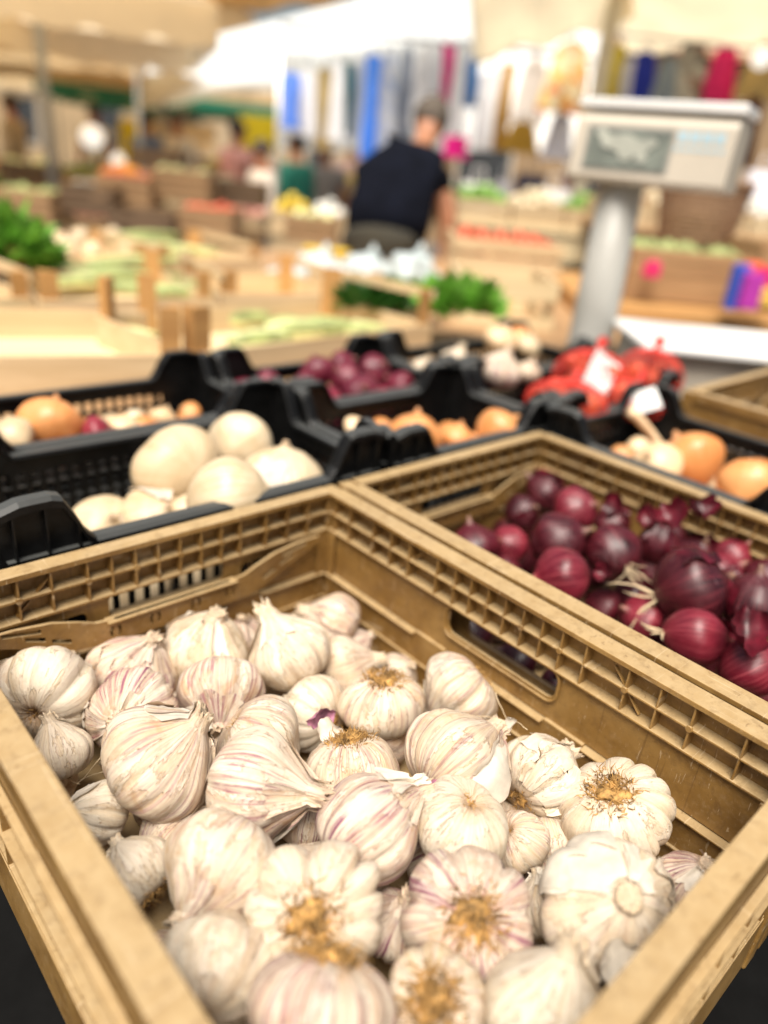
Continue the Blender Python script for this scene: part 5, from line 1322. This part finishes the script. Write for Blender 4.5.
sheet([at(612,-60,4.0), at(900,-60,4.0), at(880,50,6.2), at(620,52,6.2)], 'canvas_l', 'beige canopy over the royal blue dress and hot pink dress', .15)
def post(px0, py0, d, r, mat, label, z1=3.0):
    q = at(px0, py0, d); mb = MB(); mb.tube([(0,0,0),(0,0,z1)], r, 12); mb.tube([(0,0,0),(0,0,.03)], r*2.6, 12); o = mb.build('tent_post', mat, None, True); o.location = (q.x, q.y, 0); tag(o, label, 'post')
post(604, 60, 5.0, .055, flat('postcream', (.62,.56,.42)), 'thick cream tent post between the printed dress and the scale head')
post(136, 60, 6.4, .018, M['greypost'], 'thin tent post left of the white awning', 2.6)
# ------------------------------------------------------------------ houses round the square
def house(px0, px1, d, h, mat, label, floors=3, nw=4):
    p0 = at(px0, 150, d); p1 = at(px1, 150, d); W = (Vector((p1.x,p1.y))-Vector((p0.x,p0.y))).length; a = math.atan2(p1.y-p0.y, p1.x-p0.x)
    e = empty('house', (p0.x, p0.y, 0), a, label, 'house'); mb = MB(); mb.box((0,0,0),(W,6,h)); mb.build('wall', mat, e)
    mb = MB(); mb.add([(-.3,-.3,h),(W+.3,-.3,h),(W+.3,6.3,h),(-.3,6.3,h),(-.3,3,h+1.4),(W+.3,3,h+1.4)],[(0,1,5,4),(2,3,4,5),(0,4,3),(1,2,5),(0,3,2,1)]); mb.build('roof', flat('rooftile', (.35,.16,.08)), e)
    for f in range(floors):
        for i in range(nw):
            x = W*(i+.5)/nw; z = .9+f*(h-.6)/floors
            mb = MB(); 
            for (u0,u1,v0,v1) in ((-.55,-.48,0,1.4),(.48,.55,0,1.4),(-.55,.55,1.4,1.48),(-.55,.55,-.08,0)): mb.box((x+u0,-.05,z+v0),(x+u1,.0-.002,z+v1))
            w_ = mb.build('window', flat('winframe', (.55,.50,.42)), e); mb = MB(); mb.box((x-.479,-.02,z+.001),(x+.479,-.004,z+1.399)); mb.build('pane', M['glass_d'], w_)
house(-260, 150, 26, 4.4, M['plaster'], 'ochre house behind the left umbrellas', 2, 5)
house(155, 420, 28, 3.6, flat('plaster2', (.50,.38,.24)), 'pale brown house in the middle of the far side', 1, 4)
house(430, 1100, 14, 3.6, flat('plaster3', (.36,.24,.13)), 'brown house behind the clothes stalls', 1, 6)
# ------------------------------------------------------------------ world, sun, camera
w = bpy.data.worlds.new('World'); scn.world = w; w.use_nodes = True; nt = w.node_tree
bg = nt.nodes['Background']; sky = nt.nodes.new('ShaderNodeTexSky'); sky.sky_type = 'NISHITA'; sky.sun_disc = False
SE, SR = math.radians(64), math.radians(238)
sky.sun_elevation = SE; sky.sun_rotation = SR; sky.air_density = 1.0; sky.dust_density = 4.0; sky.ozone_density = .3
mx = nt.nodes.new('ShaderNodeMix'); mx.data_type = 'RGBA'; mx.blend_type = 'MULTIPLY'; mx.inputs[0].default_value = 1; mx.inputs[7].default_value = (1.08, 1.0, .88, 1)
nt.links.new(sky.outputs[0], mx.inputs[6]); nt.links.new(mx.outputs[2], bg.inputs[0]); bg.inputs[1].default_value = .06
sl = bpy.data.lights.new('sun', 'SUN'); sl.energy = 3.8; sl.angle = math.radians(40); sl.color = (1, .95, .87)
so = bpy.data.objects.new('sun', sl); col.objects.link(so)
d = Vector((math.sin(SR)*math.cos(SE), math.cos(SR)*math.cos(SE), math.sin(SE)))
so.rotation_mode = 'QUATERNION'; so.rotation_quaternion = d.to_track_quat('Z', 'Y'); so.location = (0,0,6)
cd = bpy.data.cameras.new('camera'); cam = bpy.data.objects.new('camera', cd); col.objects.link(cam)
m = Matrix((RX, RY, RZ_)).transposed().to_4x4(); m.translation = CAM; cam.matrix_world = m
cd.sensor_fit = 'VERTICAL'; cd.sensor_height = 36; cd.lens = 36*FOC/1024
cd.clip_start = .02; cd.clip_end = 500
cd.dof.use_dof = True; cd.dof.focus_distance = .56; cd.dof.aperture_fstop = 1.9
scn.camera = cam
scn.view_settings.view_transform = 'Standard'; scn.view_settings.look = 'None'; scn.view_settings.exposure = .85; scn.view_settings.gamma = 1
scn.render.resolution_x = 768; scn.render.resolution_y = 1024
